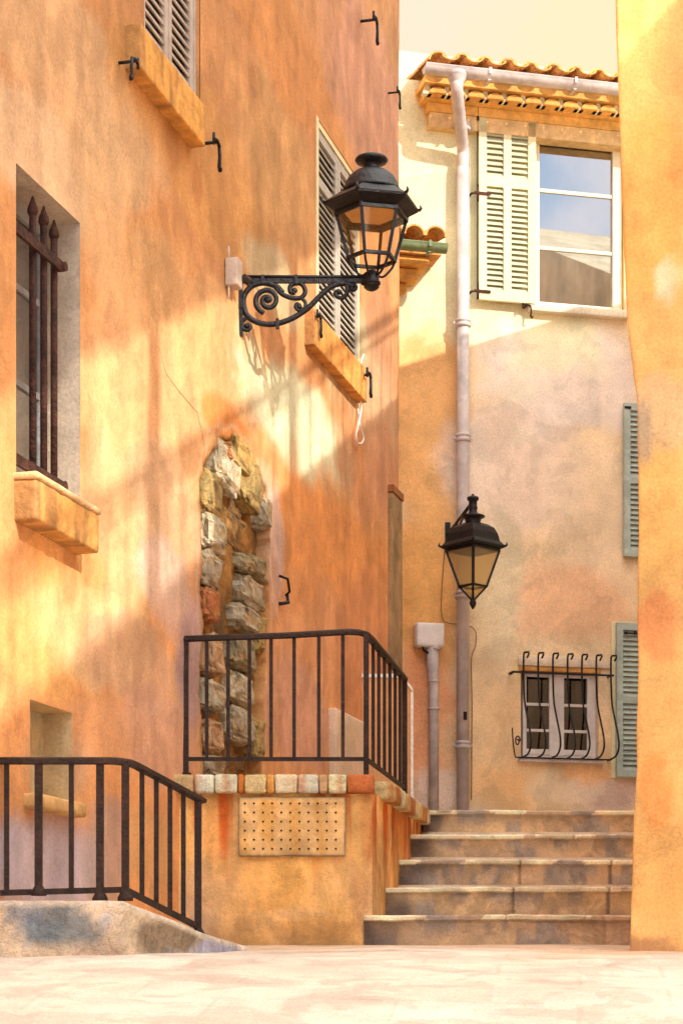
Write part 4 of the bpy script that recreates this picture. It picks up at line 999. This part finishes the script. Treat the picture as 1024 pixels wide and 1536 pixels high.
if False: o.prism([(xk-.3, zt+.001), (xk, zt+.001), (xr+.0, zt2+.001), (xr+.012, zt2-.01), (xr+.010, .98), (xr+.0005, .98), (xr+.0005, zt2-.001), (xk, zt-.0), (xk-.3, zt-.0)][::1], Yp-.008, Yp+.36)
o = o.build('parapet', M['facade'], None); tag(o, 'low peach plastered parapet with pale edge behind the upper railing at the house corner', 'low wall')
# beige panel on the platform, against the wall behind the railing
x0, z1 = A.at(500, 1062, -.03); x1, z0 = A.at(546, 1150, -.03)
o = MB(); o.rough((x0, -.05, 1.04), (x1, .02, z1), alb((222, 176, 130)), .004, .07, .012, 6)
o = o.build('access_panel', M['facade'], None, loc=(A.O[0], A.O[1], 0), rotz=A.rot); tag(o, 'pale beige square panel low on the orange wall behind the upper railing', 'panel')

# upper railing
def P0(px, py, Y): return Vector(((px-512)/F*Y, Y, (HY-py)/F*Y))
Yr = 11.10
ur = thing('iron_railing', 'dark iron railing on the stone podium, turning the corner beside the steps', 'railing', loc=tuple(P0(278, 1163, Yr)))
OU = P0(278, 1163, Yr)
def rel(p): return tuple(Vector(p)-OU)
ztr, ztl = P0(540, 949, Yr).z, P0(268, 960, Yr).z; zbr = P0(400, 1139, Yr).z
crn = P0(549, 0, Yr).x
def side(t): return Vector((crn+PU.x*t, Yr+PU.y*t, 0))
tend = (13.15-Yr)
mb = MB(); c0 = P0(266, 0, Yr).x
path = [(c0, Yr, ztl), (-.3, Yr, (ztl+ztr)/2), (crn-.10, Yr, ztr), (crn-.04, Yr+.012, ztr-.001), (crn+.002, Yr+.055, ztr-.004)]
e = side(.16); path += [(e.x, e.y, ztr-.006)]; e = side(1.68); path += [(e.x, e.y, ztr-.01)]
for a_, b_ in zip(path, path[1:]): mb.bar(rel(a_), rel(b_), .045, .016)
mb.tube([rel((p[0], p[1], p[2]+.004)) for p in path], .018, 8)
mb.build('handrail', M['iron'], ur)
mb = MB(); mb.bar(rel((P0(280, 0, Yr).x, Yr, zbr)), rel((crn, Yr, zbr)), .016, .022); e = side(1.66); mb.bar(rel((crn, Yr, zbr)), rel((e.x, e.y, zbr)), .016, .022)
mb.build('bottom_rail', M['iron'], ur)
for px in (310, 342, 374, 406.5, 441, 478, 514):
    x = P0(px, 0, Yr).x; mb = MB(); mb.bar(rel((x, Yr, zbr)), rel((x, Yr, ztl+(ztr-ztl)*(px-266)/280-.005)), .020, .020); mb.build('baluster', M['iron'], ur)
x = P0(278.5, 0, Yr).x; mb = MB(); mb.bar(rel((x, Yr, zcop-.02)), rel((x, Yr, ztl-.004)), .032, .032); mb.box(*[v for v in (rel((x-.03, 0, 0))[0], rel((x+.03, 0, 0))[0])], -.03, .03, -.015, .012); mb.build('post', M['iron'], ur)
mb = MB(); mb.bar(rel((crn, Yr+.01, zcop-.02)), rel((crn, Yr+.01, ztr-.006)), .030, .030); mb.build('post', M['iron'], ur)
for t in (.27, .50, .74, .98, 1.22, 1.45):
    e = side(t); mb = MB(); mb.bar(rel((e.x, e.y, zbr)), rel((e.x, e.y, ztr-.01)), .020, .020); mb.build('baluster', M['iron'], ur)
e = side(1.68); mb = MB(); mb.bar(rel((e.x, e.y, zcop-.05)), rel((e.x, e.y, ztr-.01)), .034, .034); mb.build('post', M['iron'], ur)

# lower railing and its wall
Yl = 8.8
lr = thing('iron_railing', 'lower rusty iron railing at the left, bending down along the sloping kerb wall', 'railing', loc=tuple(P0(188, 1350, Yl)))
OU = P0(188, 1350, Yl)
Ye = 9.34
def LR(px, py, t=None):
    """plan of the lower rail: straight to px 180, then slanting back and down"""
    if px <= 188: Y = Yl
    else: Y = Yl+(Ye-Yl)*(px-188)/(300-188)
    return P0(px, py, Y)
def topy(px): return 1143 if px < 170 else (1143+ (px-170)**1.25*.055 if px < 200 else 1143+30**1.25*.055+(px-200)*.535)
def boty(px): return 1340-(px/190)*5 if px < 190 else 1335+(px-190)*.52
pth = [LR(p, topy(p)) for p in (-4, 60, 120, 165, 176, 186, 196, 206, 240, 304)]; pth[0].z = pth[1].z
mb = MB()
for a_, b_ in zip(pth, pth[1:]): mb.bar(rel(a_), rel(b_), .045, .018)
mb.tube([rel(p+Vector((0, 0, .004))) for p in pth], .017, 8); mb.build('handrail', M['iron'], lr)
mb = MB(); mb.bar(rel(LR(-4, 1340)), rel(LR(188, boty(188))), .016, .026); mb.bar(rel(LR(188, boty(188))), rel(LR(300, boty(300))), .016, .026); mb.build('bottom_rail', M['iron'], lr)
for px in (10, 58, 107, 150, 188, 213, 234.5, 255, 275, 297):
    post = px in (58, 150, 188, 297); a_ = LR(px, boty(px)+(15 if post and px != 58 else (4 if px == 58 else 0))); b_ = LR(px, topy(px)+1)
    mb = MB(); w_ = .032 if post else .021; mb.bar(rel(a_), rel(b_), w_, w_)
    if post: p = Vector(rel(a_)); mb.lathe([(.035, -.005), (.035, .008), (.024, .03), (.018, .04)], 10, p)
    mb.build('post' if post else 'baluster', M['iron'], lr)
o = MB()
KC = field(front(8.64), (236, 196, 148), [(75, 1392, 62, 36, (132, 130, 118), .9), (60, 1400, 36, 20, (124, 128, 122), .6), (30, 1375, 30, 20, (150, 150, 146), .7), (238, 1400, 52, 32, (150, 118, 84), .95), (330, 1430, 60, 36, (176, 164, 172), .8),
    (140, 1440, 50, 26, (226, 180, 140), .6), (260, 1450, 60, 30, (190, 172, 160), .6), (100, 1500, 90, 34, (214, 190, 160), .6), (160, 1380, 14, 10, (190, 186, 180), .6)], .30, e0=.65, e1=1.1)
def kc(p): return tuple(v*(1+.12*fbm(p.x*9, p.z*9, 3, 3)) for v in KC(p.x, p.z))
kp = [(-1.75, 8.62), (P0(188, 0, 8.66).x, 8.62), (P0(300, 0, 9.2).x, 9.18), (P0(374, 0, 9.7).x, 9.66)]
kz = [P0(0, 1353, 8.66).z, P0(188, 1352, 8.66).z, P0(300, 1398, 9.2).z, gz(9.7)+.01]
S_ = []; tot = 0
for i in range(len(kp)-1):
    n = max(2, int(math.hypot(kp[i+1][0]-kp[i][0], kp[i+1][1]-kp[i][1])/.04))
    for k in range(n+(1 if i == len(kp)-2 else 0)):
        t = k/n; S_.append((kp[i][0]+(kp[i+1][0]-kp[i][0])*t, kp[i][1]+(kp[i+1][1]-kp[i][1])*t, kz[i]+(kz[i+1]-kz[i])*t))
rows = []
prof = [(0, -1.1), (0, -.8), (0, -.6), (0, -.45), (0, -.36), (0, -.28), (0, -.22), (0, -.16), (0, -.11), (0, -.07), (0, -.035), (.006, -.012), (.02, 0), (.10, .004), (.20, .004), (.32, 0), (.34, -.02), (.34, -1.0)]
for (x, y, z) in S_:
    r = []
    for k, (dy, dz) in enumerate(prof):
        wv = .014*fbm(x*3, dz*4, y, 3) if k < 11 else .004*N3(x*9, dy*9, 1)
        p = Vector((x-dy*.25, y+dy-wv, z+dz+(.006*N3(x*6, 1, 2) if k > 9 else 0)))
        c = kc(p) if k < 11 else mixc((.86, .76, .62), (.78, .66, .54), .5+N3(x*4, dy*4))
        r.append(o.vert(p, c))
    rows.append(r)
for a_ in range(len(rows)-1):
    for k in range(len(prof)-1): o.face((rows[a_][k], rows[a_+1][k], rows[a_+1][k+1], rows[a_][k+1]), True)
o = o.build('kerb_wall', M['stone'], None); tag(o, 'low mottled stone wall under the lower railing, sloping down to the street', 'low wall')

# ================================================================== RIGHT SIDE
KV = [.95, 1.10, 1.55]
YN = 9.5
nbld = thing('yellow_house', 'yellow plastered house corner at the right edge, hiding the end of the steps', 'house', loc=(0, 0, 0))
edge = [(-60, 922), (60, 925), (250, 932), (420, 938), (500, 943), (560, 950), (600, 956), (700, 958), (1150, 956), (1220, 951), (1340, 948), (1440, 945), (1500, 945), (1600, 945)]
G = front(YN)
NC = field(G, (244, 184, 100), [(950, 100, 60, 140, (248, 190, 100), .8), (975, 300, 60, 160, (244, 160, 70), .6), (990, 600, 60, 60, (220, 180, 120), .8), (965, 640, 14, 60, (176, 150, 110), .8), (980, 760, 60, 90, (246, 186, 96), .8),
     (985, 930, 40, 60, (240, 150, 84), .8), (975, 1100, 40, 60, (236, 170, 90), .7), (990, 1300, 60, 90, (244, 178, 92), .7), (965, 1424, 70, 14, (170, 118, 76), .7), (1000, 420, 20, 34, (250, 206, 150), .8), (985, 1180, 30, 60, (240, 150, 70), .7)], e0=.6, e1=1.2)
zsN = frange(-1.3, 4.78, .04)
def exN(z):
    py = HY-z*F/YN
    for (a, b), (c, d) in zip(edge, edge[1:]):
        if a <= py <= c: return (b+(d-b)*(py-a)/(c-a)-512)/F*YN
    return ((922 if py < 0 else 945)-512)/F*YN
mb = MB(); us = [0, .004, .008, .02, .045, .08, .12, .16, .2, .25, .3, .35, .4, .5, .6, .8, 1.1, 1.5, 2.0, 2.4]
def nf(u, z):
    x = exN(z)+u+.004*fbm(z*3, 1, 2)*(1 if u < .03 else 0); y = YN+(.014 if u < .001 else (.004 if u < .005 else 0))+.006*fbm(x*3, z*3, 5)
    return (x, y, z), NC(x, z)
mb.grid(us, zsN, nf)
# side face running back, its top falling with the roof
mb.grid([0, .01, .30], zsN, lambda t, z: ((exN(z)+.004*fbm(z*3, 1, 2)+t*.24, YN+.014+t, z), alb((232, 170, 100))))
mb.build('wall', M['plaster'], nbld)
mb = MB(); mb.col = alb((240, 180, 100)); mb.prismz([(1.60, YN+.02), (4.2, YN+.02), (4.2, YN+.32), (1.60, YN+.32)], -1.3, 4.77)
mb.prismz([(1.56, YN+.33), (4.2, YN+.33), (3.6, 13.2), (2.45, 13.2)], -1.3, 2.9); mb.build('wall', M['plaster'], nbld)
mb = MB(); mb.hexa([(1.50, YN+.33, 3.35), (4.25, YN+.33, 3.35), (3.6, 13.3, 2.95), (2.35, 13.3, 2.95), (1.50, YN+.33, 3.43), (4.25, YN+.33, 3.43), (3.6, 13.3, 3.03), (2.35, 13.3, 3.03)]); mb.build('roof', M['tile'], nbld)

KV = [1, 1.12, 1.45]
# occluder house added out of frame; its loggia shapes the sun band at left
rb_ = thing('loggia_occluder', 'unseen ochre house added across the lane, its loggia and railing shaping the sun band', 'house', loc=(5.9, 0, 0), rot=math.atan2(1, -.176))
# local x runs along the face (away from the camera), local -y into the building
c_ = math.hypot(1, .176)
def fy(Y): return Y*c_
mb = MB(); mb.col = (.86, .74, .54)
mb.prism([(fy(-8), -6), (fy(17.55), -6), (fy(17.55), 6.02), (fy(13.0), 8.34), (fy(12.98), 7.475), (fy(-8), 7.475)], -5, 0)
mb.build('wall', M['plaster'], rb_)
mb = MB(); mb.col = (.86, .74, .54); mb.prism([(fy(-8), 9.29), (fy(12.95), 9.29), (fy(12.95), 11.1), (fy(-8), 11.1)], -.30, 0); mb.build('upper_shade_wall', M['plaster'], rb_)  # thin slab added to shade the left wall above the sun band
for Y in (-7.9, -2.2, .6, 4.35, 8.2, 12.8):
    mb = MB(); mb.col = (.86, .74, .54); mb.box(fy(Y)-.045, fy(Y)+.045, -.22, -.08, 7.47, 9.29); mb.build('pillar', M['plaster'], rb_)
mb = MB()
for z, w_ in ((8.32, .05), (8.20, .025), (7.62, .03)): mb.bar((fy(-8), -.1, z), (fy(12.9), -.1, z), w_, w_)
y_ = -7.5
while y_ < 12.8: mb.bar((fy(y_), -.1, 7.45), (fy(y_), -.1, 8.3), .014, .014); y_ += .42
mb.build('railing', M['iron'], rb_)
